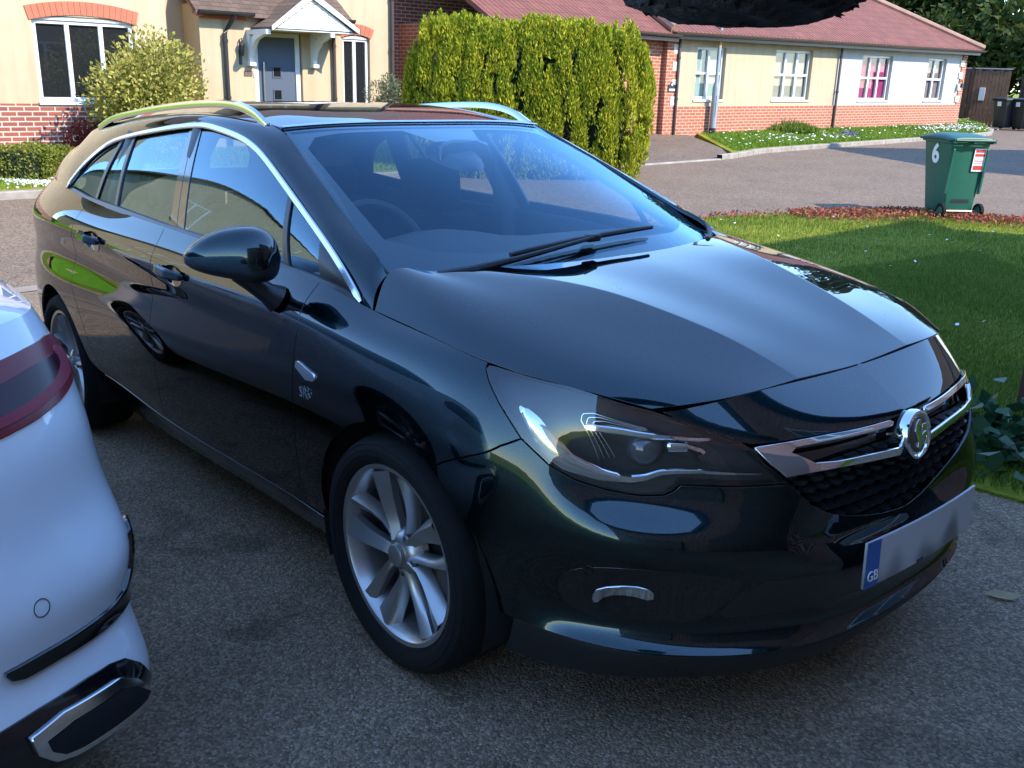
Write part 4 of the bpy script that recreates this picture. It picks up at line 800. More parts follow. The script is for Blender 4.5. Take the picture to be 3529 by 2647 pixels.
def build_estate():
    root=empty('estate_car',(0,0,0),(0,-TH,0))
    tag(root,'dark blue-green estate car with chrome window line, parked on the drive facing the viewer','car')
    p=M['paint'];vt=shell.kv[-1]*.9999;ue=shell.ku[-1]
    cr6,cr1=shell.kv[6],shell.kv[1]
    gap1=[(1.858,.734),(1.850,.654),(1.864,.568),(1.877,.415),(1.89,.306),(1.897,.236),(1.90,.14)]
    gapB=[(2.895,vt),(2.885,.803),(2.885,.703),(2.915,.56),(2.925,.473),(2.925,.38),(2.93,.273),(2.97,.14)]
    gapR=[(3.70,vt),(3.702,.80),(3.716,.713),(3.765,.60),(3.80,.541),(3.785,.472),(3.738,.415),(3.685,.30),(3.63,.19),(3.61,.14)]
    fb=[(1.222,.461),(1.117,.561),(1.04,.621),(.988,.651)]
    lampl=[(.988,.651),(.927,.616),(.866,.601),(.79,.595),(.717,.594),(.668,.600),(.648,.611),(.634,.626),(.60,.622),(.522,.607),(.444,.596)]
    lampo=[(1.0945,.812),(1.073,.772),(1.031,.706)]
    lampt=[(.466,.66),(.468,.703),(.5,.747),(.586,.806),(.645,.836)]
    grl=[(.42,.572),(.378,.544),(.31,.524),(.216,.508),(.10,.490),(.0,.480)]
    af=arc_uv(0,.352,-6,57,16); 
    fb[0]=af[-1]
    bump=[(0,.14)]+L3(shell,(0.02,.14),(.98,.14),14)+af+fb[1:]+lampl[1:]+grl
    panel('front_bumper',shell,bump,p,root,seam='u',join=True,lines=(cr1,),res=.028)
    sp=[(0,.0),(.25,0),(.45,0),(.65,0),(.82,0),(.97,0),(1.06,0.01),(1.06,.138),(.97,.138),(.5,.138),(0,.138)]
    panel('lower_spoiler',shell,sp,M['black'],root,seam='u',join=True,off=-.004)
    nose=[(0,vt)]+L3(shell,(.02,vt),(.63,vt),8)[1:]+[(.628,.832),(.580,.790),(.500,.728),(.462,.716),(.40,.712),(.285,.713),(.07,.707),(0,.705)]
    panel('nose_panel',shell,nose,p,root,seam='u',join=True,res=.025)
    # bonnet
    um,vm=hood.ku[-1],hood.kv[-1]
    hp=[(0,0)]+L3(hood,(0,0),(0,vm),10)[1:]+[(0,vm)]+L3(hood,(0,vm),(um,vm),10)[1:]+[(um,vm)]+L3(hood,(um,vm),(um,0),10)[1:]+[(um,0)]
    bon=panel('bonnet',hood,hp,p,root,sgn=-1,seam='v',join=True,lines=(hood.kv[2],),res=.0237)
    # wings
    ar=arc_uv(0,.352,184,57,34)
    fen=[(1.100,vt)]+L3(shell,(1.12,vt),(1.86,vt),12)+[(1.86,vt)]+gap1+[(1.88,.14)]+ar+fb[1:]+lampo[::-1]
    fenders=panel('front_wing',shell,fen,p,root,lines=(cr6,),res=.026)
    fd=[(1.86,vt)]+gap1+L3(shell,(1.92,.14),gapB[-1],10)+gapB[::-1]+L3(shell,gapB[0],(1.86,vt),12)[1:]
    doors=panel('front_door',shell,fd,p,root,lines=(cr6,),res=.028)
    rd=gapB+L3(shell,gapB[-1],gapR[-1],8)[1:]+gapR[::-1]+L3(shell,gapR[0],gapB[0],8)[1:]
    rdoors=panel('rear_door',shell,rd,p,root,lines=(cr6,),res=.028)
    arr=arc_uv(-2.662,.362,0,150,32)
    arr0=arc_uv(-2.662,.362,-6,0,2)
    qt=gapR+[(3.64,.14)]+arr0+arr[1:]+[(4.70,.44),(4.72,.57),(4.70,.70),(4.95,.716),(5.10,.70),(5.10,vt)]+L3(shell,(5.05,vt),gapR[0],14)
    panel('rear_wing',shell,qt,p,root,lines=(cr6,),res=.03)
    tl=[(4.725,.575),(4.70,.695),(4.95,.711),(5.30,.70),(5.30,.585),(4.95,.57)]
    M['tail_red']=simple('tail_lamp_red',(.35,.008,.012),.12,coat=1)
    panel('tail_light',shell,tl,M['tail_red'],root)
    arr2=arc_uv(-2.662,.362,150,186,10)
    rb=arr2+[(4.45,.0),(4.8,0),(5.05,0),(5.35,0),(ue,0),(ue,.42),(5.2,.43),(4.71,.435)]
    panel('rear_bumper',shell,rb,p,root,lines=(cr1,))
    tg=[(4.72,.44),(5.2,.435),(ue,.425),(ue,vt),(5.105,vt),(5.105,.705),(5.31,.70),(5.31,.575),(4.95,.56),(4.73,.565)]
    panel('tailgate',shell,tg,p,root)
    sl=[(1.79,.0),(2.23,0),(2.68,0),(3.13,0),(3.58,0),(3.62,.04),(3.62,.135)]+L3(shell,(3.6,.135),(1.83,.135),10)+[(1.79,.12)]
    panel('sill',shell,sl,p,root)
    # pillars and cantrail
    fu,fv=frame.ku[-1],frame.kv[-1]
    fr=L3(frame,(0,0),(fu,0),30)+L3(frame,(fu,0),(fu,fv),3)+L3(frame,(fu,fv),(0,fv),30)+L3(frame,(0,fv),(0,0),3)
    panel('side_frame',frame,fr,p,root,res=.02,step=.02,inset=0)
    ru,rv=roof.ku[-1],roof.kv[-1]
    rp=[(0,0)]+L3(roof,(0,0),(0,rv),8)[1:]+L3(roof,(0,rv),(ru,rv),20)+L3(roof,(ru,rv),(ru,0),6)+[(ru,0)]
    panel('roof',roof,rp,p,root,sgn=-1,seam='v',join=True,res=.04)
    hl=[(0,0),(0,rv*.98),(ru,rv*.98),(ru,0)]
    panel('headlining',roof,hl,M['lighttrim'],root,sgn=-1,seam='v',join=True,res=.06,off=-.035,flange=.01)
    # rear end of the cabin
    mb=MB(); a=roof.ev(np.full(7,ru),np.linspace(0,rv,7)); b=shell.ev(np.linspace(ue,5.05,7),np.full(7,vt))
    v=[];f=[]
    for s in (1,-1):
        o=len(v); v+=[(q[0],q[1]*s,q[2]) for q in a]+[(q[0],q[1]*s,q[2]) for q in b]
        f+=[(o+i,o+i+1,o+8+i,o+7+i) if s>0 else (o+i,o+7+i,o+8+i,o+i+1) for i in range(6)]
    rw=me('rear_window',v,f,M['side_glass'],root)
    # windscreen with its printed border
    su,sv=screen.ku[-1],screen.kv[-1]
    sc=[(0,0)]+L3(screen,(0,0),(0,sv),8)[1:]+L3(screen,(0,sv),(su,sv),14)+L3(screen,(su,sv),(su,0),8)+[(su,0)]
    ws=panel('windscreen',screen,sc,M['screen'],root,sgn=-1,seam='v',join=True,res=.05,flange=0)
    b0,b1,b2=.115,.06,.05
    inner=[(b0,0),(b0,sv*.55),(b0+.03,sv-b2-.09),(b0+.10,sv-b2-.005),(su-b1-.10,sv-b2+.004),(su-b1-.02,sv-b2-.06),(su-b1,sv-.22),(su-b1,.16),(su-.17,.10),(su-.17,0)]
    fritV=[];fritF=[]
    ip=smoothpoly(np.array(inner[:1]+inner+inner[-1:]),0)
    op=[(0,0),(0,sv*.55),(0,sv*.9),(.02,sv),(su-.10,sv),(su-.01,sv),(su,sv-.22),(su,.16),(su,.10),(su,0)]
    inn=np.array(inner);opp=np.array(op,float)
    k=8;A=[];B=[]
    for i in range(len(inn)-1):
        for j in range(k): A.append(opp[i]+(opp[i+1]-opp[i])*j/k);B.append(inn[i]+(inn[i+1]-inn[i])*j/k)
    A.append(opp[-1]);B.append(inn[-1]);A=np.array(A);B=np.array(B);n=len(A)
    for s in (1,-1):
        o=len(fritV)
        for Q in (A,B):
            q=screen.ev(Q[:,0],Q[:,1])-(-screen.nrm(Q[:,0],Q[:,1]))*.006
            fritV+=[(x,y*s,z) for x,y,z in q]
        for i in range(n-1): fritF.append((o+i,o+i+1,o+n+i+1,o+n+i))
    fr_=me('black_border',fritV,fritF,M['gloss_black'],ws)
    # plenum below the glass and wipers
    mb=MB(); yy=np.linspace(-.68,.68,21); v=[];f=[]
    for y in yy:
        q=hood.ev(um,np.interp(abs(y),[0,.26,.53,.70],[0,hood.kv[1],hood.kv[2],hood.kv[4]]))[0]; x0=q[0]+.012; z0=q[2]-.014
        qs=screen.ev(0.,np.interp(abs(y),[0,.28,.53,.688],[0,screen.kv[1],screen.kv[2],screen.kv[3]]))[0]
        v+=[(x0,y,z0),(x0-.03,y,z0-.03),(qs[0]-.05,y,qs[2]-.0),(qs[0]-.06,y,qs[2]-.06)]
    for i in range(20):
        for j in range(3): f.append((i*4+j,i*4+j+1,i*4+4+j+1,i*4+4+j))
    me('cowl_panel',v,f,M['black'],root,smooth=True)
    def on_screen(k_,u,v_,off=.0):
        pass
    def sp_(y,up,off):   # point above the glass: y across, up = metres up the glass
        vv=np.interp(abs(y),[0,.25,.44,.557],[0,screen.kv[1],screen.kv[2],screen.kv[3]])*.97; q=screen.ev(up,vv)[0]; nn=-screen.nrm(up,vv)[0]
        return np.array([q[0]+nn[0]*off,(q[1]+nn[1]*off)*(1 if y>=0 else -1),q[2]+nn[2]*off])
    blade=[sp_(y,up,.022) for y,up in [(-.335,.062),(-.29,.073),(-.22,.085),(-.12,.10),(0,.112),(.12,.118),(.22,.118)]]
    w=MB(); w.tube(blade,[.007]+[.0085]*5+[.006],8)
    wb=w.build('wiper_blade',M['black'],root,smooth=True)
    arm=[sp_(-.50,-.012,.010),sp_(-.44,.004,.020),sp_(-.34,.032,.026),sp_(-.2,.066,.028),sp_(-.06,.096,.028)]
    w=MB(); w.tube(arm,[.013,.012,.009,.007,.006],8); w.build('wiper_arm',M['black'],wb,smooth=True)
    cl=MB(); q=sp_(-.055,.104,.02); cl.box(q[0]-.014,q[0]+.014,q[1]-.026,q[1]+.026,q[2]-.010,q[2]+.012); cl.build('wiper_clip',M['black'],wb,bevel=.006)
    w=MB(); blade2=[sp_(y,up,.018) for y,up in [(.40,.012),(.46,.022),(.53,.034),(.57,.042)]]; w.tube(blade2,.009,8); w.build('wiper_blade',M['black'],root,smooth=True)
    # side glass
    gu,gv=glass.ku[-1],glass.kv[-1]
    def G(x,w,z): return tuple(glass.uv([(x,w,z)])[0])
    def band(l0,l1): return [l0[0],l0[1],l1[1],l1[0]]
    tq0=(np.interp(-.754,[-.9,-.65],[glass.ku[3],glass.ku[2]]),gv);bq0=(np.interp(-.638,[-.65,-.45],[glass.ku[2],glass.ku[1]]),0)
    def X(x): return np.interp(-x,[.26,.45,.65,.9,1.2,1.5,1.8,2.1,2.35,2.5,2.6],glass.ku)
    lines={'sail':(X(-.515),X(-.435)),'ql':(X(-.762),X(-.640)),'ql2':(X(-.735),X(-.612)),'b0':(X(-1.492),X(-1.340)),'b1':(X(-1.592),X(-1.460)),'c0':(X(-2.075),X(-2.0)),'c1':(X(-2.10),X(-2.03)),'d0':(X(-2.195),X(-2.255)),'d1':(X(-2.225),X(-2.285))}
    def quad(a,b,n=10):
        (ta,ba),(tb,bb)=a,b
        return [(ba,0)]+[(ba+(bb-ba)*k/n,0) for k in range(1,n)]+[(bb,0),(tb,gv)]+[(tb+(ta-tb)*k/n,gv) for k in range(1,n)]+[(ta,gv)]
    e0=(glass.ku[0]+.02,glass.ku[0]);e1=(gu,gu)
    for nm,a,b,m,of in [('window',lines['ql'],lines['b0'],M['side_glass'],0),('window',lines['sail'],lines['ql2'],M['side_glass'],0),('window',lines['b1'],lines['c0'],M['side_glass'],0),('window',lines['c0'],lines['d0'],M['side_glass'],0),('window',lines['d1'],e1,M['side_glass'],0),
        ('window_divider',lines['ql2'],lines['ql'],M['pillar_black'],.006),('sail_panel',e0,lines['sail'],M['pillar_black'],.004),('window_divider',lines['c1'],lines['c0'],M['pillar_black'],.006),('window_divider',lines['d0'],lines['d1'],M['pillar_black'],.006)]:
        panel(nm,glass,quad(a,b),m,root,inset=0,flange=0.008 if m is M['pillar_black'] else 0,off=of,res=.05)
    bm_=((lines['b0'][0]+lines['b1'][0])/2,(lines['b0'][1]+lines['b1'][1])/2)
    panel('door_pillar_cover',glass,quad(lines['b0'],bm_),M['gloss_black'],root,inset=.002,off=.003,res=.05)
    panel('door_pillar_cover',glass,quad(bm_,lines['b1']),M['gloss_black'],root,inset=.002,off=.003,res=.05)
    # chrome window line, waist trim
    D=np.array(_D[1:14]);tt=np.linspace(0,12,90);Dl=np.stack([np.interp(tt,range(13),D[:,i]) for i in range(3)],1)
    sD=_spline_D(np.arange(13.));Wt=_weights(np.arange(13.),sD,np.minimum(tt,11.999));Dl=Wt@D
    nn=np.stack([np.full(90,0.),np.full(90,.85),np.full(90,.5)],1)
    for s in (1,-1):
        ribbon((Dl+np.array([0,.002,0]))*[1,s,1],nn*[1,s,1],.020,.008,M['satin'],'chrome_window_line',root)
    bl=np.array([(x,w,z) for x,w,z in zip(_bx,_bw,_bz) if -2.66<x<-.25]);bl=np.concatenate([bl,[(-.262,.786,.938)]])
    xs=np.linspace(-.265,-2.64,50);B=np.stack([xs,np.interp(-xs,-bl[::-1,0][::-1],bl[::-1,1][::-1]) if 0 else np.interp(xs,bl[:,0],bl[:,1]),np.interp(xs,bl[:,0],bl[:,2])],1)
    for s in (1,-1):
        ribbon((B+np.array([0,-.006,-.008]))*[1,s,1],np.tile([0,.8*s,.6],(50,1)),.030,.012,M['pillar_black'],'waist_trim',root)
    # roof rails
    M['rail']=simple('polished_rail',(.80,.81,.82),.12,1)
    rl=[(-1.10,1.378),(-1.15,1.402),(-1.20,1.424),(-1.30,1.447),(-1.50,1.459),(-1.89,1.453),(-2.28,1.433),(-2.54,1.412),(-2.68,1.386),(-2.76,1.366)]
    ra=np.array(rl);ts=np.linspace(0,len(rl)-1,60);Wt=_weights(np.arange(float(len(rl))),_spline_D(np.arange(float(len(rl)))),np.minimum(ts,len(rl)-1.001));rc=Wt@ra
    for s in (1,-1):
        P=np.stack([rc[:,0],np.full(60,.574*s),rc[:,1]-.03],1)
        ribbon(P+np.array([0,0,.006]),np.tile([0,.25*s,1],(60,1)),.022,.024,M['rail'],'roof_rail',root)
    # header seal
    q=np.linspace(-1,1,31); hv=[roof.ev(0.,abs(t)*rv)[0]*[1,np.sign(t) if t else 1,1] for t in q]
    ribbon([h+np.array([.006,0,.001]) for h in hv],np.tile([.4,0,1],(31,1)),.012,.004,M['satin'],'screen_seal',root,taper=False)
    # headlights
    lamp=lampl[::-1]+[(1.031,.706),(1.073,.772),(1.0945,.812),(1.088,.832),(1.06,.836),(.926,.838),(.789,.840),(.665,.838),(.645,.834),(.586,.804),(.5,.745),(.468,.703),(.466,.66)]
    lamp=[lamp[0]]+lamp[1:]
    lens=panel('headlight',shell,lamp,M['lens'],root,res=.03,flange=.03,inset=.003)
    for lo,s in zip(lens,(-1,1)):
        V,F,N=panel_data(shell,lamp,1,off=-.05,inset=.004,flange=-.045,res=.03)
        me('lamp_bowl',V*[1,s,1],[f[::-1] if s<0 else f for f in F],M['lamp_dark'],lo,normals=N*[1,s,1])
        drl=[(.984,.723),(.955,.695),(.926,.660),(.880,.636),(.795,.626),(.73,.629),(.70,.638),(.67,.655),(.64,.660),(.595,.659),(.485,.632)]
        P,N=curve(shell,drl,60,off=-.012,raw=True)
        wd=np.interp(np.linspace(0,1,60),[0,.08,.2,.33,.45,.6,1],[.014,.036,.046,.034,.024,.016,.005])
        ribbon(P*[1,s,1],N*[1,s,1],wd,.008,M['chrome'],'light_guide',lo)
        P,N=curve(shell,[(.827,.727),(.743,.746),(.638,.758),(.545,.747)],30,off=-.014,raw=True)
        ribbon(P*[1,s,1],N*[1,s,1],np.interp(np.linspace(0,1,30),[0,.2,1],[.014,.016,.008]),.006,M['chrome'],'light_guide',lo)
        for k in range(4):
            P,N=curve(shell,[(.80-.012*k,.655+.004*k),(.835-.012*k,.74-.004*k),(.828-.012*k,.762-.006*k),(.80-.012*k,.775-.007*k),(.68,.776-.003*k)],30,off=-.022,raw=True)
            ribbon(P*[1,s,1],N*[1,s,1],.0025,.002,M['satin'],'light_rib',lo)
        q=shell.ev(.70,.70)[0];nq=shell.nrm(.70,.70)[0]; c=q-nq*.05
        pm=bmesh.new(); bmesh.ops.create_uvsphere(pm,u_segments=32,v_segments=20,radius=.042); dm=bpy.data.meshes.new('projector'); pm.to_mesh(dm); pm.free(); dm.shade_smooth(); dm.materials.append(M['projector']); po=link(bpy.data.objects.new('projector',dm),lo); po.location=(c[0],c[1]*s,c[2])
        P,N=curve(shell,[(.80,.64),(.805,.72),(.74,.742),(.62,.752),(.575,.74),(.585,.70)],40,off=-.034,raw=True)
        ribbon(P*[1,s,1],N*[1,s,1],.010,.01,M['lamp_dark'],'projector_frame',lo)
        P,N=curve(shell,[(.65,.725),(.60,.728),(.575,.715),(.572,.70)],20,off=-.028,raw=True)
        ribbon(P*[1,s,1],N*[1,s,1],[.020]*10+[.012]*10,.006,M['chrome'],'reflector',lo)
    # grille: chrome bars, mesh of scales, badge
    gp=[(0,.476),(.10,.486),(.216,.504),(.31,.52),(.385,.544),(.43,.572),(.452,.60),(.472,.66),(.472,.71),(0,.71)]
    gm=panel('grille',shell,gp,M['gloss_black'],root,seam='u',join=True,off=-.035,flange=-.03,inset=0,res=.04)
    mb=MB()
    for j,v in enumerate(np.arange(.492,.625,.021)):
        for k in range(-9,10):
            u=(k+(.5 if j%2 else 0))*.0525
            if abs(u)>.44-max(0,(.60-v))*1.05: continue
            uu=abs(u); q=shell.ev(uu,v)[0]; n_=shell.nrm(uu,v)[0]; s=1 if u>=0 else -1
            ax=shell.ev(uu+.01,v)[0]-shell.ev(max(uu-.01,0),v)[0]; ax/=np.linalg.norm(ax); az=np.array([0,0,1.])
            pts=[];m_=9
            for t in np.linspace(0,math.pi,m_): # half-moon lip jutting forward
                pts.append(q+ax*math.cos(t)*.022-n_*.030+n_*math.sin(t)*.026-az*.004*math.sin(t))
            low=[p_-az*.011-n_*.006 for p_ in pts]
            allp=[tuple(p_*[1,s,1]) for p_ in pts+low]
            f=[tuple(range(m_)),tuple(range(2*m_-1,m_-1,-1))]+[(i,m_+i,m_+i+1,i+1) for i in range(m_-1)]
            mb.add(allp,f if s>0 else [g[::-1] for g in f])
    mb.build('mesh_insert',M['pillar_black'],gm)
    up=[(.472,.728),(.40,.704),(.285,.7065),(.085,.701),(.075,.688),(.085,.678),(.285,.684),(.385,.681),(.400,.672),(.352,.633),(.300,.628),(.20,.620),(.06,.607),(.052,.596),(.06,.586),(.20,.601),(.300,.609),(.395,.615),(.446,.618),(.468,.68)]
    up=[(.468,.706),(.40,.704),(.285,.7055),(.085,.700),(.078,.693),(.085,.686),(.285,.6915),(.385,.690),(.405,.676),(.366,.634),(.300,.624),(.20,.6165),(.06,.604),(.054,.597),(.06,.590),(.20,.602),(.300,.610),(.395,.616),(.444,.617),(.458,.655)]
    panel('chrome_bar',shell,up,M['chrome'],gm,off=.008,flange=.010,inset=0,res=.012,rnd=.004,step=.008)
    # badge
    by,bx,bz=0,.915,.678
    bd=MB()
    def T(r,o): return [(r,o)]
    bd.lathe([(.0,.006),(.046,.008),(.050,.004),(.053,.010),(.058,.014),(.063,.011),(.066,.002),(.066,-.012),(.0,-.014)],(0,0,0),'x',56)
    b=bd.build('badge',M['chrome'],gm,smooth=True); b.location=(bx-.016,0,bz); b.rotation_euler=(0,R(-8),0); b.scale=(.9,.9,.9)
    bh_=MB(); bh_.lathe([(0,-.013),(.058,-.013),(.060,-.022),(.064,-.05),(0,-.055)],(0,0,0),'x',40); bh_.build('badge_mount',M['gloss_black'],b,smooth=True)
    dk=MB(); dk.lathe([(0,.0125),(.040,.0118),(.047,.0085)],(0,0,0),'x',48); dk.build('badge_field',M['disc'],b,smooth=True)
    gf=MB(); gp_=[(-.006,.040),(.010,.043),(.022,.032),(.027,.014),(.018,-.004),(.012,-.018),(.018,-.030),(.006,-.036),(-.006,-.026),(-.004,-.012),(-.020,-.016),(-.030,-.006),(-.028,-.018),(-.018,-.030),(-.030,-.030),(-.038,-.012),(-.034,.004),(-.022,.006),(-.006,.0),(.004,.012),(.006,.024),(-.002,.026)]
    gf.prism([(-q[0],q[1]) for q in gp_],.011,.0165,'x'); gf.prism([(.012,.004),(.034,.004),(.034,.026),(.012,.026)],.011,.0150,'x'); gf.build('badge_figure',M['chrome'],b,bevel=.0012)
    # number plate
    pl=MB(); nx=13
    def px_(y): return .958-.012*(y/.26)**2
    v=[];f=[]
    for dz in (0,1):
        for xo in (0,-.006):
            for k in range(nx):
                y=-.26+.52*k/(nx-1); v.append((px_(y)+xo,y,.384+.111*dz))
    for k in range(nx-1): f+=[(k,k+1,2*nx+k+1,2*nx+k),(nx+k,3*nx+k,3*nx+k+1,nx+k+1),(2*nx+k,2*nx+k+1,3*nx+k+1,3*nx+k),(k,nx+k,nx+k+1,k+1)]
    f+=[(0,2*nx,3*nx,nx),(nx-1,2*nx-1,4*nx-1,3*nx-1)]
    m,t,bs=mat('number_plate_face'); tc=t.nodes.new('ShaderNodeTexCoord'); n=t.nodes.new('ShaderNodeTexNoise'); n.inputs['Scale'].default_value=9; n.inputs['Detail'].default_value=0; n.inputs['Roughness'].default_value=0; t.links.new(tc.outputs['Object'],n.inputs['Vector']); r=ramp(t,n.outputs['Fac'],[(.34,(.17,.17,.175)),(.62,(.50,.50,.50))]); r.color_ramp.interpolation='EASE'; t.links.new(r.outputs[0],bs.inputs['Base Color']); bs.inputs['Roughness'].default_value=.45
    M['plate']=m
    np_=me('number_plate',v,f,m,root)
    bb=MB(); v=[];f=[]
    for k in range(4):
        y=-.2605+.05*k/3; v+=[(px_(y)+.0016,y,.3835),(px_(y)+.0016,y,.4955)]
    for k in range(3): f.append((2*k,2*k+2,2*k+3,2*k+1))
    me('country_band',v,f,M['blue'],np_)
    text('GB',.036,M['white'],np_,(px_(-.236)+.0045,-.2365,.412),(R(90),0,R(90)-.085),'country_letters',sx=.85)
    text('www.',.014,M['gloss_black'],np_,(px_(-.03)+.002,-.03,.390),(R(90),0,R(90)),'dealer_line')
    lg=[(0,.372),(.49,.372),(.535,.345),(.575,.300),(.555,.287),(.3,.285),(0,.285)]
    lgo=panel('lower_grille',shell,lg,M['pillar_black'],root,seam='u',join=True,off=.0012,flange=.004,inset=0)
    # fog lamps, parking sensors, bumper lines
    fogp=smoothpoly([(.535,.376),(.585,.292),(.70,.262),(.92,.262),(.955,.33),(.90,.372),(.78,.388),(.62,.388)],2)
    fs=panel('fog_surround',shell,fogp,M['gloss_black'],root,off=.0012,flange=.004,inset=0)
    fl=[(.868,.312),(.855,.334),(.786,.349),(.736,.344),(.728,.322),(.786,.330),(.835,.322),(.858,.296)]
    for o_,s in zip(fs,(-1,1)):
        V,F,N=panel_data(shell,smoothpoly(fl,1),1,off=.005,inset=0,flange=.008,res=.012)
        me('fog_lamp',V*[1,s,1],[f[::-1] if s<0 else f for f in F],M['chrome'],o_,normals=N*[1,s,1])
        q=shell.ev(.882,.365)[0];nq=shell.nrm(.882,.365)[0]*[1,s,1]; a=MB(); a.lathe([(0,.003),(.009,.003),(.010,.0),(.0115,0),(.012,.0025),(.0135,.002),(.0145,-.002)],(0,0,0),'x',24); so_=a.build('parking_sensor',M['gloss_black'],root,smooth=True); so_.location=q*[1,s,1]; so_.rotation_euler=Vector(nq).to_track_quat('X','Z').to_euler()
    # side repeater and lettering on the wings
    for w_,s in zip(fenders,(-1,1)):
        ind=[(1.847,.527),(1.843,.547),(1.832,.549),(1.75,.532),(1.742,.522),(1.75,.510),(1.79,.503)]
        V,F,N=panel_data(shell,ind,1,off=.006,inset=0,flange=.008,res=.012)
        me('side_repeater',V*[1,s,1],[f[::-1] if s<0 else f for f in F],M['chrome'],w_,normals=N*[1,s,1])
        q=shell.ev(1.80,.462)[0]
        nl=Vector(shell.nrm(1.80,.462)[0]*[1,s,1]); xa=Vector((-s,0,0)); xa=(xa-nl*xa.dot(nl)).normalized(); ya=nl.cross(xa)
        lt=text('SRi',.042,M['chrome'],w_,(0,0,0),(0,0,0),'lettering',extrude=.0015); lt.matrix_basis=Matrix(((xa.x,ya.x,nl.x,q[0]+nl.x*.004),(xa.y,ya.y,nl.y,q[1]*s+nl.y*.004),(xa.z,ya.z,nl.z,q[2]+nl.z*.004),(0,0,0,1)))
    # door handles
    for ds,u0,v0 in ((doors,2.70,.700),(rdoors,3.48,.703)):
        for d_,s in zip(ds,(-1,1)):
            V=[];N=[];F=[];nr,na=7,40
            for i in range(nr+1):
                for j in range(na):
                    a=2*math.pi*j/na;r=i/nr;u=u0+.085*r*math.cos(a);v=v0-.006+.042*r*math.sin(a)
                    q=shell.ev(u,v)[0];n0=shell.nrm(u,v)[0];tu=shell.ev(u0+.05,v0)[0]-shell.ev(u0-.05,v0)[0];tu/=np.linalg.norm(tu);tv=np.cross(n0,tu)*-1
                    dish=1.5*math.sin(min(r,1)*math.pi*.92)*(1 if r<.97 else -.2)
                    nn_=n0-(tu*math.cos(a)*.6-tv*math.sin(a)*-1*-1)*0
                    tv=np.array([0,0,1.])-n0*n0[2];tv/=np.linalg.norm(tv)
                    nn_=n0-(tu*math.cos(a)+tv*math.sin(a))*dish*.75
                    V.append(q+n0*.0012);N.append(nn_/np.linalg.norm(nn_))
            for i in range(nr):
                for j in range(na): F.append((i*na+j,i*na+(j+1)%na,(i+1)*na+(j+1)%na,(i+1)*na+j))
            V=np.array(V);N=np.array(N)
            cup=me('handle_cup',V*[1,s,1],[f if s<0 else f[::-1] for f in F],p,d_,normals=N*[1,s,1])
            P,Nn=curve(shell,[(u0-.095,v0+.004),(u0,v0+.006),(u0+.10,v0+.010)],24,off=.0,raw=True)
            lift=np.interp(np.linspace(0,1,24),[0,.12,.3,.7,.88,1],[.0,.014,.030,.030,.014,.0]);P=P+Nn*lift[:,None]
            ribbon(P*[1,s,1],Nn*[1,s,1],np.interp(np.linspace(0,1,24),[0,.15,.5,.85,1],[.022,.030,.032,.030,.022]),.016,p,'handle',d_)
    # door mirrors
    for s in (-1,):
        C_=np.array([-.567,.983,1.034]);A=np.array([-.094,.089,-.004]);
        F_=np.array([.70,.70,0]);F_=np.array([A[1],-A[0],0]);F_/=np.linalg.norm(F_);Ln=np.linalg.norm(A);U_=np.array([0,0,1.])
        V=[];Fc=[];fm=[];na,nb=28,28
        for i in range(na+1):
            t=-1+2*i/na                               # -1 inner end .. +1 outer tip
            for j in range(nb):
                a=2*math.pi*j/nb
                env=(1-abs(t)**5)**.5 if t<0 else (1-t**3)**.55
                top=.084*(1-((t+.35)/1.35)**2*.62) if t>-.35 else .084*(1-((t+.35)/.65)**2*.22); bot=.056-.024*t
                zz=math.sin(a); ca=math.cos(a)
                z=(top if zz>0 else bot)*np.sign(zz)*abs(zz)**(.72 if zz>0 else .50)*env+.004*t
                dpt=(.085 if ca>0 else .030)*np.sign(ca)*abs(ca)**.9*env
                V.append((C_+A*t*1.05+F_*dpt+U_*z)*[1,s,1])
        for i in range(na):
            for j in range(nb):
                q=(i*nb+j,i*nb+(j+1)%nb,(i+1)*nb+(j+1)%nb,(i+1)*nb+j);Fc.append(q if s>0 else q[::-1])
                aa=2*math.pi*(j+.5)/nb; tt_=-1+2*(i+.5)/na
                fm.append(1 if math.sin(aa)<-.12 else 0)
        o=me('door_mirror',V,Fc,None,root,smooth=True,mats=[p,M['pillar_black']],fm=fm)
        sd_=o.modifiers.new('s','SUBSURF'); sd_.levels=1; sd_.render_levels=1
        st=MB(); st.tube([np.array([-.590,.955,.990])*[1,s,1],np.array([-.575,.925,.955])*[1,s,1],np.array([-.560,.893,.925])*[1,s,1],np.array([-.555,.865,.905])*[1,s,1]],[.034,.028,.030,.042],14); st.build('mirror_stalk',M['pillar_black'],o,smooth=True)
        mg=MB(); q=C_-F_*.031; mg.add([(q+A*a_*.9+U_*b_)*[1,s,1] for a_,b_ in ((-.8,-.05),(.7,-.045),(.8,0),(.6,.05),(-.8,.06))],[(0,1,2,3,4)]); mg.build('mirror_glass',M['chrome'],o)
    # wheels and wheel houses
    for cx in (0,-2.662):
        for s in (-1,1):
            wheel('wheel',root,cx,s)
            wh=MB(); v=[];f=[];n=24;Rr=.365
            for k in range(n+1):
                a=R(-20+220*k/n); v+=[(cx+Rr*math.cos(a),s*.865,.317+Rr*math.sin(a)),(cx+Rr*math.cos(a),s*.56,.317+Rr*math.sin(a)),(cx,s*.56,.317)]
            for k in range(n): f+=[(3*k,3*k+1,3*k+4,3*k+3),(3*k+1,3*k+2,3*k+5,3*k+4)]
            wh.add(v,f); wh.build('wheel_liner',M['dark'],root,smooth=False)
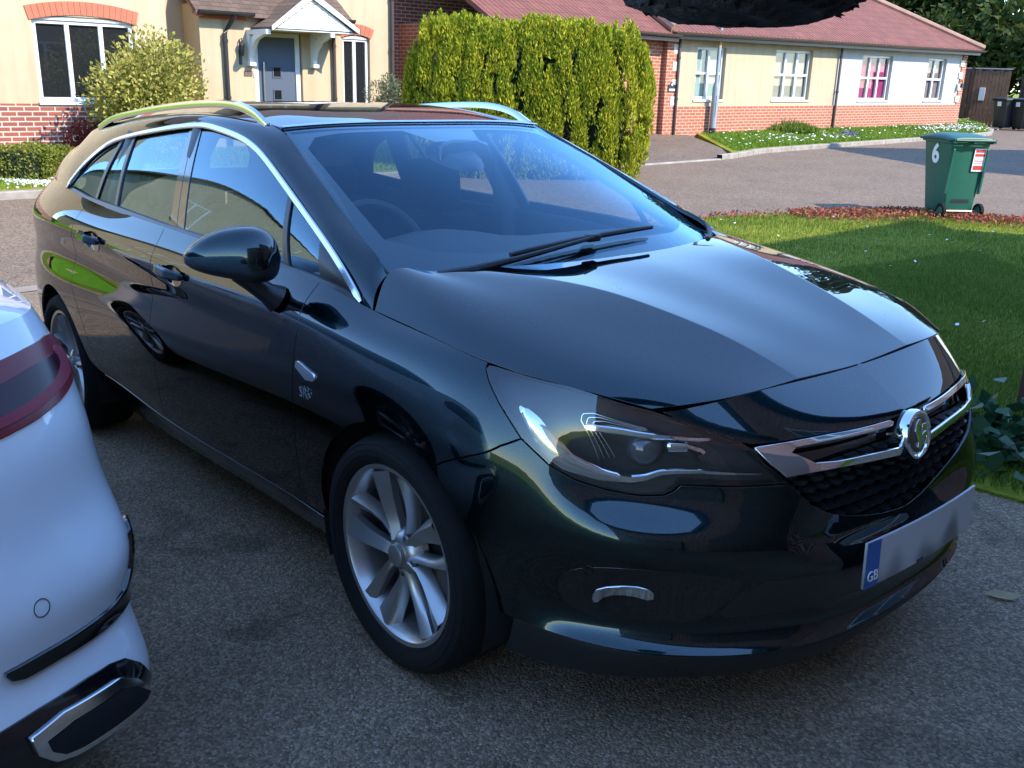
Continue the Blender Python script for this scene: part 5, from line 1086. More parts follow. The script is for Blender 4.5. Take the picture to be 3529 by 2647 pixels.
    ub=MB(); ub.box(-3.6,-3.06,-.72,.72,.22,.5); ub.box(-2.27,-.40,-.775,.775,.19,.26); ub.box(-3.1,-.3,-.55,.55,.17,.26); ub.box(.36,.70,-.6,.6,.2,.6); ub.box(-.40,.60,-.5,.5,.2,.75); ub.build('underbody',M['dark'],root)
    # cabin
    db=MB(); v=[];f=[];ny=13
    prof=[(-.06,.975),(-.18,1.005),(-.45,1.02),(-.60,1.0),(-.66,.93),(-.66,.70)]
    for k in range(ny):
        y=-.70+1.4*k/(ny-1)
        bul=.055*math.exp(-((y+.36)/.20)**2)
        for x,z in prof: v.append((x-.02*abs(y),y,z+(bul if x<-.3 and z>.9 else 0)-.02*(abs(y)/.7)**2))
    k_=len(prof)
    for i in range(ny-1):
        for j in range(k_-1): f.append((i*k_+j,i*k_+j+1,(i+1)*k_+j+1,(i+1)*k_+j))
    me('dashboard',v,f,M['trim'],root,smooth=True)
    st=MB(); pts=[];
    for k in range(33):
        a=2*math.pi*k/32; pts.append((-.80+.065*math.sin(a)*-1*-1*0-.075*math.sin(a)*-1*-1, -.36+.185*math.cos(a), .955+.165*math.sin(a)))
    st.tube(pts,.016,8,cap=False); st.box(-.80,-.78,-.44,-.28,.92,.99); st.tube([(-.79,-.53,.955),(-.79,-.19,.955)],.012,6); st.tube([(-.79,-.36,.95),(-.60,-.36,.92)],.03,8); st.build('steering_wheel',M['trim'],root,smooth=True)
    def seat(x,y,wd,z0=.30,hr=True,bw=None):
        sm=MB(); cush=[(x+.28,z0+.02),(x+.30,z0+.14),(x+.20,z0+.19),(x-.22,z0+.15),(x-.26,z0+.02)]
        sm.prism(cush,y-wd,y+wd,'y'); back=[(x-.16,z0+.12),(x-.26,z0+.40),(x-.34,z0+.68),(x-.40,z0+.70),(x-.40,z0+.40),(x-.30,z0+.02)]
        sm.prism(back,y-wd*.98,y+wd*.98,'y'); o=sm.build('seat',M['fabric'],root,bevel=.05,seg=4)
        if hr:
            h=MB(); h.prism([(x-.31,z0+.72),(x-.315,z0+.90),(x-.35,z0+.935),(x-.40,z0+.92),(x-.41,z0+.74)],y-.125,y+.125,'y'); ho=h.build('headrest',M['fabric'],o,bevel=.035,seg=4)
            
            for q_ in (-.06,.06): pp=MB(); pp.tube([(x-.365,y+q_,z0+.66),(x-.365,y+q_,z0+.76)],.007,6); pp.build('headrest_post',M['chrome'],o)
        return o
    seat(-1.12,-.36,.25,.30); seat(-1.12,.36,.25,.30)
    rs=seat(-2.02,0,.62,.32,False)
    for y in (-.4,0,.4):
        h=MB(); h.prism([(-2.33,1.02),(-2.335,1.15),(-2.37,1.17),(-2.41,1.15),(-2.42,1.02)],y-.12,y+.12,'y'); h.build('headrest',M['fabric'],rs,bevel=.03,seg=3)
    # trims behind the glass: door tops, pillars
    for s in (-1,1):
        dt=MB()
        dt.prism([(-.35,.60),(-.35,.925),(-1.0,.985),(-1.45,1.005),(-2.2,1.03),(-2.62,1.06),(-2.62,.6)],s*.735,s*.755,'y'); dt.build('door_card',M['trim'],root,bevel=.01)
        bp_=MB(); bp_.tube([(-1.42,s*.735,.60),(-1.42,s*.745,1.0),(-1.50,s*.655,1.27),(-1.53,s*.60,1.36)],[.055,.05,.04,.05],10); bp_.build('pillar_trim',M['lighttrim'],root,smooth=True)
        cp=MB(); cp.tube([(-2.14,s*.755,.9),(-2.16,s*.72,1.10),(-2.15,s*.62,1.33)],[.06,.05,.05],10); cp.build('pillar_trim',M['lighttrim'],root,smooth=True)
        ap=MB(); ap.tube([(-.35,s*.67,.99),(-.62,s*.62,1.14),(-.85,s*.58,1.25),(-1.04,s*.545,1.325)],[.03,.03,.03,.03],8); ap.build('pillar_trim',M['lighttrim'],root,smooth=True)
        dp=MB(); dp.prism([(-2.58,1.0),(-2.52,1.20),(-2.38,1.28),(-2.5,1.30),(-2.85,1.24),(-3.1,1.02),(-3.1,.7),(-2.6,.7)],s*.60,s*.615,'y'); dp.build('load_trim',M['trim'],root)
        be=MB(); be.tube([(-1.46,s*.665,1.22),(-1.44,s*.69,1.0),(-1.40,s*.70,.55)],.014,6); be.build('seat_belt',M['trim'],root)
    im=MB(); im.prism([(-.13,-.035),(-.12,.03),(-.06,.045),(.06,.045),(.12,.03),(.13,-.03),(.06,-.045),(-.06,-.045)],-.0,.035,'x'); io=im.build('rear_view_mirror',M['gloss_black'],root,bevel=.012,seg=3); io.location=(-.86,.03,1.275); io.rotation_euler=(0,R(-6),R(8))
    sm_=MB(); sm_.lathe([(0,.0),(.07,-.0),(.10,-.012),(.115,-.03),(.06,-.04)],(0,0,0),'z',24); so2=sm_.build('sensor_pod',M['pillar_black'],root,smooth=True); so2.location=(-.84,0,1.285); so2.scale=(1.0,.9,1); so2.rotation_euler=(0,R(22),0)
    bh=MB(); bh.prism([(-.75,.26),(-.75,.70),(.75,.70),(.75,.26)],-.35,-.30,'x'); bh.build('bulkhead',M['dark'],root)
    cf=MB(); cf.box(-3.55,-.35,-.72,.72,.262,.30); cf.build('cabin_floor',M['trim'],root)
    return root
estate=build_estate()
def build_white():
    root=empty('white_car',(0,-2.412,0),(0,-TH,0)); tag(root,'white car with red wraparound tail lamp and trapezoid exhaust trim, parked alongside the dark estate','car')
    vt=wnet.kv[-1]*.9999;ue=wnet.ku[-1];M['wblack']=M['gloss_black']
    wp=M['white_paint'];U=wnet.ku
    def arc(cx,a0,a1,n=18): return [tuple(q) for q in wnet.uv([(cx+.36*math.cos(R(a0+(a1-a0)*k/n)),.90,.33+.36*math.sin(R(a0+(a1-a0)*k/n))) for k in range(n+1)])]
    a1,a2=arc(-.70,-20,200),arc(-3.35,-20,200)
    body=[(0,0),(.41,0),(.69,0),(.93,0),(a1[0][0]-.02,0)]+a1+[(a1[-1][0]+.02,0),(2.42,0),(3.0,0),(a2[0][0]-.02,0)]+a2+[(a2[-1][0]+.02,0),(4.83,0),(5.16,0),(ue,0),(ue,vt)]+[(U[k],vt) for k in range(10,0,-1)]+[(0,vt)]
    panel('body',wnet,body,wp,root,seam='u',join=True,res=.03,inset=0)
    lamp=[(.45,.745),(.698,.746),(.785,.755),(.871,.770),(.984,.789),(1.05,.80),(1.085,.84),(1.075,.89),(1.02,.938),(.954,.951),(.842,.947),(.766,.939),(.45,.93)]
    ring=[(.47,.785),(.713,.793),(.809,.808),(.884,.827),(.940,.855),(.949,.877),(.935,.892),(.829,.887),(.74,.872),(.47,.855)]
    m,t,b=mat('tail_lamp_plum'); b.inputs['Base Color'].default_value=(.20,.006,.014,1); b.inputs['Roughness'].default_value=.25; b.inputs['Specular IOR Level'].default_value=.3; M['plum']=m
    M['ring']=simple('tail_lamp_ring',(.27,.028,.05),.4,spec=.2); M['smoke']=simple('tail_lamp_smoked',(.045,.006,.014),.16,spec=.22)
    tl=panel('tail_light',wnet,lamp,M['plum'],root,off=.006,flange=.012,res=.02,rnd=.004)
    ri=[(.46,.765),(.713,.768),(.800,.778),(.880,.797),(.985,.815),(1.03,.845),(1.02,.885),(.97,.905),(.94,.900),(.949,.877),(.940,.855),(.884,.827),(.809,.808),(.713,.793),(.46,.787)]
    for o,s in zip(tl,(-1,1)):
        for nm,pl,mm,of in (('light_ring',ri,M['ring'],.0085),('inner_lamp',ring,M['smoke'],.0085)):
            V,F,N=panel_data(wnet,pl,1,off=of,inset=0,flange=.004,res=.02)
            me(nm,V*[1,s,1],[f[::-1] if s<0 else f for f in F],mm,o,normals=N*[1,s,1])
    trim=[(.595,.330),(.665,.330),(.76,.326),(.83,.322),(.904,.325),(.955,.345),(1.0,.42),(1.03,.43),(1.04,.36),(1.0,.305),(.95,.292),(.911,.291),(.813,.293),(.69,.302),(.627,.304),(.605,.312)]
    panel('bumper_trim',wnet,trim,M['gloss_black'],root,off=.010,flange=.016,inset=0,res=.02,rnd=.005)
    dif=[(0,.238),(.567,.238),(.633,.240),(.735,.237),(.792,.230),(.833,.217),(.868,.187),(.900,.140),(.94,.06),(.94,.0),(0,0)]
    panel('rear_diffuser',wnet,dif,M['gloss_black'],root,seam='u',join=True,off=.006,flange=.012,inset=0,res=.03,rnd=.004)
    ex=[(.605,.207),(.664,.215),(.785,.203),(.82,.180),(.862,.128),(.845,.116),(.815,.118),(.663,.138),(.629,.150),(.608,.175)]
    ex=np.array(ex); cen=ex.mean(0)
    eo=panel('exhaust_trim',wnet,ex,M['satin'],root,off=.022,flange=.03,inset=0,res=.012,rnd=.006,step=.01)
    inn=cen+(ex-cen)*np.array([.86,.62])
    for o,s in zip(eo,(-1,1)):
        V,F,N=panel_data(wnet,inn,1,off=.0245,inset=0,flange=0,res=.012)
        me('exhaust_opening',V*[1,s,1],[f[::-1] if s<0 else f for f in F],M['dark'],o,normals=N*[1,s,1])
    for s in (-1,1):
        q=wnet.ev(.675,.415)[0];n=wnet.nrm(.675,.415)[0]; a=MB(); a.lathe([(.0155,-.001),(.0157,.0008),(.0166,.0008),(.0168,-.001)],(0,0,0),'x',28); o=a.build('parking_sensor',M['black'],root,smooth=True); o.location=q*[1,s,1]; o.rotation_euler=Vector(n*[1,s,1]).to_track_quat('X','Z').to_euler()
    # deck, rear glass, roof
    us=np.concatenate([np.linspace(0,1.6,17),np.linspace(1.9,wnet.ku[9],10)]); T0=wnet.ev(us,np.full(len(us),vt)); sp=np.stack([np.minimum(T0[:,0],-.55),0*us,T0[:,2]],1)
    rows=[(0,0),(.045,.016),(.13,.024),(.35,.034),(.7,.045),(1.0,.05)]
    DN=np.stack([T0+(sp-T0)*t+np.array([0,0,h]) for t,h in rows],1); deck=Net(DN,mu0=True)
    dp=[(0,0)]+L3(deck,(.05,0),(deck.ku[-1],0),60)+[(deck.ku[-1],0),(deck.ku[-1],deck.kv[-1]),(0,deck.kv[-1])]
    panel('deck',deck,dp,wp,root,sgn=1,seam='u',join=True,res=.03,inset=0,flange=.0)
    prof=[(-.42,1.06),(-1.05,1.36),(-1.5,1.43),(-2.1,1.43),(-2.55,1.36),(-3.1,1.06)];v=[];f=[]
    for x,z in prof:
        w1=.80-.05*abs(x+1.8)/1.3; w0=w1-.62*(z-1.04); v+=[(x,-w1,1.04),(x,-w0,z-.03),(x,-w0*.8,z),(x,w0*.8,z),(x,w0,z-.03),(x,w1,1.04)]
    for i in range(len(prof)-1):
        for j in range(5): f.append((i*6+j,i*6+j+1,(i+1)*6+j+1,(i+1)*6+j))
    fm=[0 if (i in (1,2,3) and j in(1,2,3)) else 1 for i in range(len(prof)-1) for j in range(5)]
    c=me('cabin',v,f,None,root,smooth=True,mats=[wp,M['gloss_black']],fm=fm)
    for cx in (-.70,-3.35):
        for s in (-1,1):
            w=wheel('wheel',root,cx,s)
    ub=MB(); ub.box(-4.0,.05,-.70,.70,.2,.6); ub.build('underbody',M['dark'],root)
    return root
white_car=build_white()
# ---------------------------------------------------------------- planting
def fastmesh(name,V,F4,mats,parent=None,fm=None,smooth=False):
    V=np.asarray(V,np.float32);F=np.asarray(F4,np.int32);d=bpy.data.meshes.new(name)
    d.vertices.add(len(V));d.vertices.foreach_set('co',V.ravel());k=F.shape[1];d.loops.add(F.size);d.loops.foreach_set('vertex_index',F.ravel());d.polygons.add(len(F));d.polygons.foreach_set('loop_start',np.arange(0,F.size,k,dtype=np.int32))
    for m in mats:d.materials.append(m)
    if fm is not None:d.polygons.foreach_set('material_index',np.asarray(fm,np.int32))
    d.update(calc_edges=True); d.validate()
    if smooth:d.shade_smooth()
    return link(bpy.data.objects.new(name,d),parent)
def leaves(C,D,L,Wd,curl=.25):
    """diamond leaves: centre, direction, length, width -> verts, quads"""
    n=len(C);D=D/np.linalg.norm(D,axis=1)[:,None];r=rng.normal(size=(n,3));B=np.cross(D,r);B/=np.linalg.norm(B,axis=1)[:,None];N=np.cross(D,B)
    L=np.broadcast_to(L,n)[:,None];Wd=np.broadcast_to(Wd,n)[:,None]
    v=np.stack([C-D*L*.5,C+B*Wd*.5+N*Wd*curl,C+D*L*.5,C-B*Wd*.5+N*Wd*curl],1).reshape(-1,3);f=np.arange(4*n).reshape(n,4);return v,f
def unit(n): 
    v=rng.normal(size=(n,3));return v/np.linalg.norm(v,axis=1)[:,None]
def blades(P,h,w,lean=.35):
    n=len(P);a=rng.uniform(0,2*np.pi,n);d=np.stack([np.cos(a),np.sin(a),0*a],1);b=np.stack([-np.sin(a),np.cos(a),0*a],1);h=np.broadcast_to(h,n)[:,None];w=np.broadcast_to(w,n)[:,None];l=rng.uniform(0,lean,n)[:,None]
    up=np.array([0,0,1.]);m=P+up*h*.55+d*h*l*.35;t=P+up*h*(1-.3*l)+d*h*l
    v=np.stack([P-b*w*.5,P+b*w*.5,m+b*w*.38,m-b*w*.38,t],1).reshape(-1,3);o=np.arange(n)[:,None]*5
    f=np.concatenate([o+np.array([0,1,2]),o+np.array([0,2,3]),o+np.array([3,2,4])]);return v,f
def scatter(poly,n):
    poly=np.array(poly,float);g0,g1=poly.min(0),poly.max(0);out=[]
    while sum(map(len,out))<n:
        p=rng.uniform(g0,g1,(n*2,2));out.append(p[_inside(p,poly)])
    return np.concatenate(out)[:n]
# near lawn: denser near the camera
L1=[(3.4,1.52),(.1,1.62),(-.5,1.52),(-5.6,1.5),(-5.9,3),(-5.9,6),(-5.75,7.94),(-5.33,9.33),(-4.66,10.57),(-3.19,11),(1,11),(3,6)]
p=scatter(L1,125000); p=np.concatenate([p,scatter([(2.2,1.55),(-.5,1.55),(-2.2,3.2),(-3.0,5),(-2.5,8),(1.2,4.5)],90000)])
nz=np.sin(p[:,0]*1.9+np.sin(p[:,1]*1.3)*1.4)*np.sin(p[:,1]*1.7+.6)
P=np.column_stack([p,gz(p[:,0],p[:,1])+.008]);h=rng.uniform(.025,.055,len(p))*(1+.35*nz)
v,f=blades(P,h,.0055,.9); tag(fastmesh('grass',v,f,[M['blade']]),kind='stuff')
p=scatter(L1,900);P=np.column_stack([p,gz(p[:,0],p[:,1])+.012]);v,f=blades(P,rng.uniform(.07,.13,len(p)),.006,.9); tag(fastmesh('weed_grass',v,f,[M['farblade']]),kind='stuff')
# red ground cover along the kerb edge of the lawn
M['sedum']=leafmat('red_sedum',[(.1,(.20,.035,.03)),(.45,(.32,.075,.06)),(.7,(.30,.15,.07)),(.95,(.16,.17,.05))],.2,3)
edge=np.array([(-5.85,6.2),(-5.74,7.94),(-5.30,9.35),(-4.62,10.60),(-3.17,11.02),(-1.5,11.1)])
t=rng.uniform(0,5,9000)**1.0;t=t[(t>1.75)|(rng.uniform(0,1,len(t))<.10)];i=np.minimum(t.astype(int),4);fr=t-i;q=edge[i]*(1-fr)[:,None]+edge[i+1]*fr[:,None];nrm=np.array([.86,-.5]);wd=np.interp(t,[0,1,1.6,2.2,3.2,4,5],[.12,.22,.5,.75,.8,.45,.25]);q=q+nrm*(np.abs(rng.normal(0,.55,len(q)))*wd)[:,None]
P=np.column_stack([q,gz(q[:,0],q[:,1])+rng.uniform(.01,.085,len(q))]);v,f=leaves(P,unit(len(P))*[1,1,.8]+[0,0,.6],rng.uniform(.03,.06,len(P)),.028); tag(fastmesh('sedum_cover',v,f,[M['sedum']]),kind='stuff')
def daisies(name,P,r=.012):
    n=len(P);a=np.arange(6)*np.pi/3;ring=np.stack([np.cos(a),np.sin(a),0*a],1)*r;tilt=rng.normal(0,.25,(n,1,2));v=(P[:,None]+ring[None]);v[:,:,2]+=(ring[None,:,:2]*tilt).sum(2);f=np.arange(6*n).reshape(n,6);return tag(fastmesh(name,v.reshape(-1,3),f,[M['white']]),kind='stuff')
p=scatter(L1,90);daisies('daisies',np.column_stack([p,gz(p[:,0],p[:,1])+.06]),.014)
# far gardens
FL=[(kerbx(y)-.2,y) for y in np.arange(-3,9.8,.8)]+[(-14.5,9),(-14.6,-3)]
p=scatter(FL,26000);P=np.column_stack([p,gfar(p[:,0],p[:,1])]);v,f=blades(P,rng.uniform(.03,.07,len(p)),.012,.9);tag(fastmesh('garden_grass',v,f,[M['farblade']]),kind='stuff')
VG=[(-11.35,15.9),(-11.72,17.2),(-11.8,20),(-11.85,25),(-12.05,30),(-13.3,32.5),(-14.3,33.6),(-14.1,18.0)]
p=scatter(VG,42000);P=np.column_stack([p,gfar(p[:,0],p[:,1])-.01]);nz=np.sin(p[:,0]*2+p[:,1]*.7)*np.sin(p[:,1]*1.1);v,f=blades(P,rng.uniform(.04,.10,len(p))*(1+.4*nz),.016,.9);tag(fastmesh('verge_grass',v,f,[M['farblade']]),kind='stuff')
p=scatter(VG,420);cl=[(-12.4,19.2),(-12.3,21.0),(-12.6,27.5),(-12.5,28.8),(-12.9,30.0)];p=np.concatenate([p]+[np.array(c)+rng.normal(0,(.28,.55),(n,2)) for c,n in zip(cl,(70,60,130,170,160))]);P=np.column_stack([p,gfar(p[:,0],p[:,1])+.09]);daisies('verge_daisies',P,.024)
def tuft(name,c,r,h,m,n,label,cat='plant',lw=.03,group=None):
    a=rng.uniform(0,2*np.pi,n);rr=r*np.sqrt(rng.uniform(0,1,n));P=np.column_stack([c[0]+rr*np.cos(a),c[1]+rr*np.sin(a),np.full(n,0.)]);P[:,2]=c[2];v,f=blades(P,h*rng.uniform(.4,1,n)*(1.15-rr/r*.7),lw,.9);o=fastmesh(name,v-np.array(c),f,[m]);o.location=c;return tag(o,label,cat,group)
tuft('weed_clump',(-13.75,21.3,float(gfar(-13.75,21.3))),.85,.42,M['blade'],1500,'wide dark green weed clump at the cream bungalow wall','plant')
tuft('weed_clump',(-13.95,30.0,float(gfar(-13.95,30.0))),.40,.48,M['blade'],500,'small leafy weed clump against the white bungalow base','plant')
tuft('lavender',(-12.6,22.6,float(gfar(-12.6,22.6))),.30,.20,simple('lavender_flower',(.16,.14,.30),.8),260,'small patch of bluish flowers in the verge grass','plant',.02)
# clipped conifer hedge: upright plumes over a rounded body
M['conifer']=leafmat('golden_conifer_leaf',[(.08,(.06,.11,.010)),(.32,(.17,.23,.017)),(.55,(.32,.36,.026)),(.85,(.54,.47,.045))],.25,2.2)
M['core']=simple('shaded_twigs',(.012,.018,.006),.95); M['bark']=simple('bark',(.09,.065,.045),.95,noise=.4,nscale=12,bump=.6,bscale=30)  # core colour is near black, with the hedge's inner shade included
def conifer():
    A=np.array([-9.12,10.32]);B=np.array([-11.80,7.36]);ax=(A-B)/np.linalg.norm(A-B);ac=np.array([-ax[1],ax[0]]);Ln=np.linalg.norm(A-B)/2;c=(A+B)/2+ac*.6;Wd=.80
    z0=-.17;
    def hgt(s): return 2.34+.14*math.cos(s/Ln*1.9+.1)+.04*math.sin(s*6.3)+.03*math.sin(s*14+1)
    root=empty('conifer_hedge',(c[0],c[1],z0));tag(root,'tall golden-green conifer hedge clipped to a rounded block beside the road','hedge')
    V=[];F=[];FM=[];off=0
    # plume positions evenly round a superellipse
    aa=np.linspace(0,2*np.pi,4001);sx=np.sign(np.cos(aa))*np.abs(np.cos(aa))**.62*Ln;sy=np.sign(np.sin(aa))*np.abs(np.sin(aa))**.62*Wd;cl=np.concatenate([[0],np.cumsum(np.hypot(np.diff(sx),np.diff(sy)))]);PA=np.interp(np.linspace(0,cl[-1],1500),cl,aa)
    sticks=[]
    for k in range(1650):
        a=PA[rng.integers(0,len(PA))];zz=rng.uniform(0,1)**.8;e=.62
        s=np.sign(math.cos(a))*abs(math.cos(a))**e;d=np.sign(math.sin(a))*abs(math.sin(a))**e
        H=hgt(s);per=np.interp(a,aa,cl);gv_=math.sin(per*2*math.pi/.44+1.9*math.sin(zz*4.2+per*1.3)+2.6*math.sin(per*1.9+.7)+1.5*math.sin(per*5.3+zz*3.1))
        if gv_<-.5 and rng.uniform()<.72: continue
        shr=(1+.035*gv_)*(1-max(0,zz-.66)**2*1.7)*(.90+.10*min(1,zz*4)); sticks.append((s*Ln*shr,d*Wd*shr,zz*H*.92+.05,rng.uniform(.22,.50),a))
    for k in range(230):
        s=rng.uniform(-.9,.9);d=rng.uniform(-.85,.85);sticks.append((s*Ln,d*Wd,hgt(s)*(.97-.07*(abs(s)**6+d**6)),rng.uniform(.16,.36),None))
    allc=[];alld=[];alll=[]
    for s,d,z,l,a in sticks:
        n=int(l*230);t=rng.uniform(0,1,n);r=.085*(1-t)**.6+.008;ph=rng.uniform(0,2*np.pi,n)
        o=np.array([ax[0]*s+ac[0]*d,ax[1]*s+ac[1]*d,z])
        C=o+np.stack([np.cos(ph)*r,np.sin(ph)*r,t*l-.12],1);D=np.stack([np.cos(ph)*.5,np.sin(ph)*.5,np.full(n,.95)],1)+rng.normal(0,.25,(n,3));allc.append(C);alld.append(D);alll.append(np.full(n,.085)*rng.uniform(.6,1.35,n))
    C=np.concatenate(allc);C[:,2]=np.maximum(C[:,2],.02);v,f=leaves(C,np.concatenate(alld),np.concatenate(alll),.026,.3)
    fastmesh('foliage',v,f,[M['conifer']],root)
    # solid inner body in a shade-dark colour
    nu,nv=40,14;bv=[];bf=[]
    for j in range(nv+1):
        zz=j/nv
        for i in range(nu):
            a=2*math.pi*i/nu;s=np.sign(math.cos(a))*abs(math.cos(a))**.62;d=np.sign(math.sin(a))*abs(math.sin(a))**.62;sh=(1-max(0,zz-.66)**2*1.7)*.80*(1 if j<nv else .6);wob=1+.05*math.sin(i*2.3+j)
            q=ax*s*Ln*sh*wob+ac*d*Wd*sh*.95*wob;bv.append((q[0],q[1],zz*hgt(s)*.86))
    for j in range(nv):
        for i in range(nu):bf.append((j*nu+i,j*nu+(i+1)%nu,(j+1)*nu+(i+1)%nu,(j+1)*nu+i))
    bf.append(tuple(nv*nu+i for i in range(nu)));me('shade_core',bv,bf,M['core'],root)
    t=MB();t.tube([(0,0,-.1),(0,0,1.2)],[.14,.08],10);t.build('trunk',M['bark'],root)
conifer()
def shrub(name,c,rx,rz,zc,n,m,label,leaf=(.05,.03),stems=7,lump=9,seed=1,cat='bush',zb=0,inner=.45):
    g=np.random.default_rng(seed);root=empty(name,c);tag(root,label,cat)
    cs=g.normal(size=(lump,3));cs/=np.linalg.norm(cs,axis=1)[:,None];cs=cs*[rx*.55,rx*.55,rz*.55]*g.uniform(.5,1.1,(lump,1))+[0,0,zc];rs=g.uniform(.36,.55,lump)*rx
    k=g.integers(0,lump,n);d=g.normal(size=(n,3));d/=np.linalg.norm(d,axis=1)[:,None];r=rs[k]*g.uniform(inner,1.05,n)**.6;C=cs[k]+d*r[:,None]*[1,1,.9];C[:,2]=np.maximum(C[:,2],zb+.02)
    D=d+g.normal(0,.6,(n,3))+[0,0,.35];v,f=leaves(C,D,g.uniform(.7,1.3,n)*leaf[0],leaf[1]);fastmesh('crown',v,f,[m],root)
    t=MB()
    for j in range(stems):
        a=2*math.pi*j/stems;e=cs[j%lump]*.9;t.tube([(math.cos(a)*.05,math.sin(a)*.05,-.05),(e[0]*.35,e[1]*.35,e[2]*.5),(e[0],e[1],e[2])],[.022,.016,.006],6)
    t.build('trunk',M['bark'],root);return root
M['euonymus']=leafmat('variegated_leaf',[(.1,(.10,.12,.02)),(.4,(.24,.24,.045)),(.7,(.42,.38,.10)),(.95,(.58,.52,.22))],.3,3.5)
shrub('variegated_bush',(-13.6,3.72,.05),1.30,1.02,1.02,9000,M['euonymus'],'airy yellow-green variegated bush in front of the wide white window',(.075,.045),9,24,4,inner=.2)
M['berberis']=leafmat('purple_red_leaf',[(.1,(.06,.012,.012)),(.5,(.14,.03,.025)),(.9,(.24,.07,.05))],.2,4)
shrub('red_shrub',(-13.9,2.95,.05),.50,.45,.36,2600,M['berberis'],'low dark red-leaved shrub under the variegated bush',(.05,.03),5,8,5)
M['greyleaf']=leafmat('grey_green_leaf',[(.1,(.07,.09,.05)),(.5,(.14,.17,.09)),(.9,(.26,.27,.17))],.25,4)
shrub('grey_shrub',(-14.45,8.62,.0),.50,.65,.98,1900,M['greyleaf'],'thin grey-green shrub beside the french window',(.075,.024),5,8,6)
# low box hedge, pebbles, bedding
M['box']=leafmat('box_hedge_leaf',[(.1,(.05,.075,.01)),(.45,(.13,.16,.02)),(.8,(.28,.27,.05))],.25,3)
def boxhedge():
    A=np.array([-13.05,2.05]);B=np.array([-15.6,-2.2]);ax=(B-A);Ln=np.linalg.norm(ax);ax/=Ln;ac=np.array([-ax[1],ax[0]]);zb=float(gfar(*A))-.08
    root=empty('box_hedge',(A[0],A[1],zb));tag(root,'low clipped green hedge edged by white pebbles at the garden kerb','hedge')
    n=15000;s=rng.uniform(-.05,1,n)*Ln;face=rng.integers(0,5,n);d=rng.uniform(-.45,.45,n);z=rng.uniform(0,.46,n);d=np.where(face==0,-.45,np.where(face==1,.45,d));z=np.where((face==2)|(face==3),.46-.03*rng.uniform(0,1,n),z);s=np.where(face==4,0,s)
    lum=.035*np.sin(s*5)+.025*np.sin(s*13+d*9);C=np.column_stack([ax[0]*s+ac[0]*(d*(1+lum)),ax[1]*s+ac[1]*(d*(1+lum)),z*(1+lum*2)])+rng.normal(0,.022,(n,3));v,f=leaves(C,unit(n)+[0,0,.3],rng.uniform(.035,.06,n),.026);fastmesh('foliage',v,f,[M['box']],root)
    b=MB();q=[ax*o*1+ac*e for o,e in ((.06,-.41),(Ln,-.41),(Ln,.41),(.06,.41))];b.prism([tuple(w) for w in q],0,.43,'z');b.build('shade_core',M['core'],root)
boxhedge()
M['pebble']=simple('white_pebble',(.62,.60,.57),.8,noise=.15,nscale=40)
def pebbles():
    n=1500;A=np.array([-12.45,2.25]);t=rng.uniform(0,1,n);c=np.array([-12.62,2.0])+np.outer(t**1.6,np.array([-1.9,-2.3]))+rng.normal(0,1,(n,2))*np.interp(t,[0,.2,1],[.22,.17,.13])[:,None]
    z=gfar(c[:,0],c[:,1]);V=[];F=[];ico=bmesh.new();bmesh.ops.create_icosphere(ico,subdivisions=1,radius=1);iv=np.array([v.co[:] for v in ico.verts]);fi=np.array([[v.index for v in f.verts] for f in ico.faces]);ico.free()
    for k in range(n): V.append(iv*rng.uniform(.018,.04)*[1,rng.uniform(.7,1),.6]+[c[k,0],c[k,1],z[k]+.01]);F.append(fi+k*len(iv))
    return tag(fastmesh('white_pebbles',np.concatenate(V),np.concatenate(F),[M['pebble']],smooth=True),kind='stuff')
pebbles()
tuft('bedding_flowers',(-13.9,2.25,.0),.18,.16,simple('yellow_petal',(.75,.42,.02),.7),60,'small yellow flowers behind the low clipped hedge','flower',.05)
p=np.array([-13.7,2.5])+rng.normal(0,(.15,.35),(60,2));daisies('bedding_daisies',np.column_stack([p,gfar(p[:,0],p[:,1])+.10]),.03)
# trees beyond the bungalows
M['treeleaf']=leafmat('tree_leaf',[(.1,(.012,.022,.006)),(.45,(.035,.058,.012)),(.75,(.075,.10,.025)),(.95,(.13,.15,.045))],.25,.5)
M['treeleaf2']=leafmat('light_tree_leaf',[(.1,(.05,.07,.015)),(.5,(.12,.145,.03)),(.9,(.24,.24,.08))],.3,.5)
def tree(c,h,rx,n,m,label,seed,zc=.58):
    g=np.random.default_rng(seed);root=empty('tree',c);tag(root,label,'tree','trees beyond the bungalow roof')
    lump=26;cs=g.normal(size=(lump,3));cs/=np.linalg.norm(cs,axis=1)[:,None];cs=cs*[rx*.72,rx*.72,h*.34]*g.uniform(.35,1.05,(lump,1))+[0,0,h*zc];rs=g.uniform(.22,.42,lump)*rx
    k=g.integers(0,lump,n);d=g.normal(size=(n,3));d/=np.linalg.norm(d,axis=1)[:,None];C=cs[k]+d*(rs[k]*g.uniform(.3,1.1,n)**.5)[:,None];D=d+g.normal(0,.7,(n,3));v,f=leaves(C,D,g.uniform(.25,.50,n),.24);fastmesh('crown',v,f,[m],root)
    t=MB();t.tube([(0,0,-.3),(0.1,0,h*.3),(0,.1,h*.75)],[.30,.22,.06],10)
    for j in range(9): e=cs[j];t.tube([(0,0,h*(.25+.04*j)),(e[0]*.5,e[1]*.5,e[2]*.92),(e[0],e[1],e[2])],[.10,.06,.02],6)
    t.build('trunk',M['bark'],root)
tree((-30,45,0.3),10,5.0,9000,M['treeleaf'],'dark evergreen tree directly above the bungalow roof end',11)
tree((-24,50,0.3),11,5.2,9000,M['treeleaf'],'large dark tree behind the wooden gate',12)
tree((-17.5,51,0.3),10.5,4.6,9000,M['treeleaf'],'dark broad tree above the black bins',13)
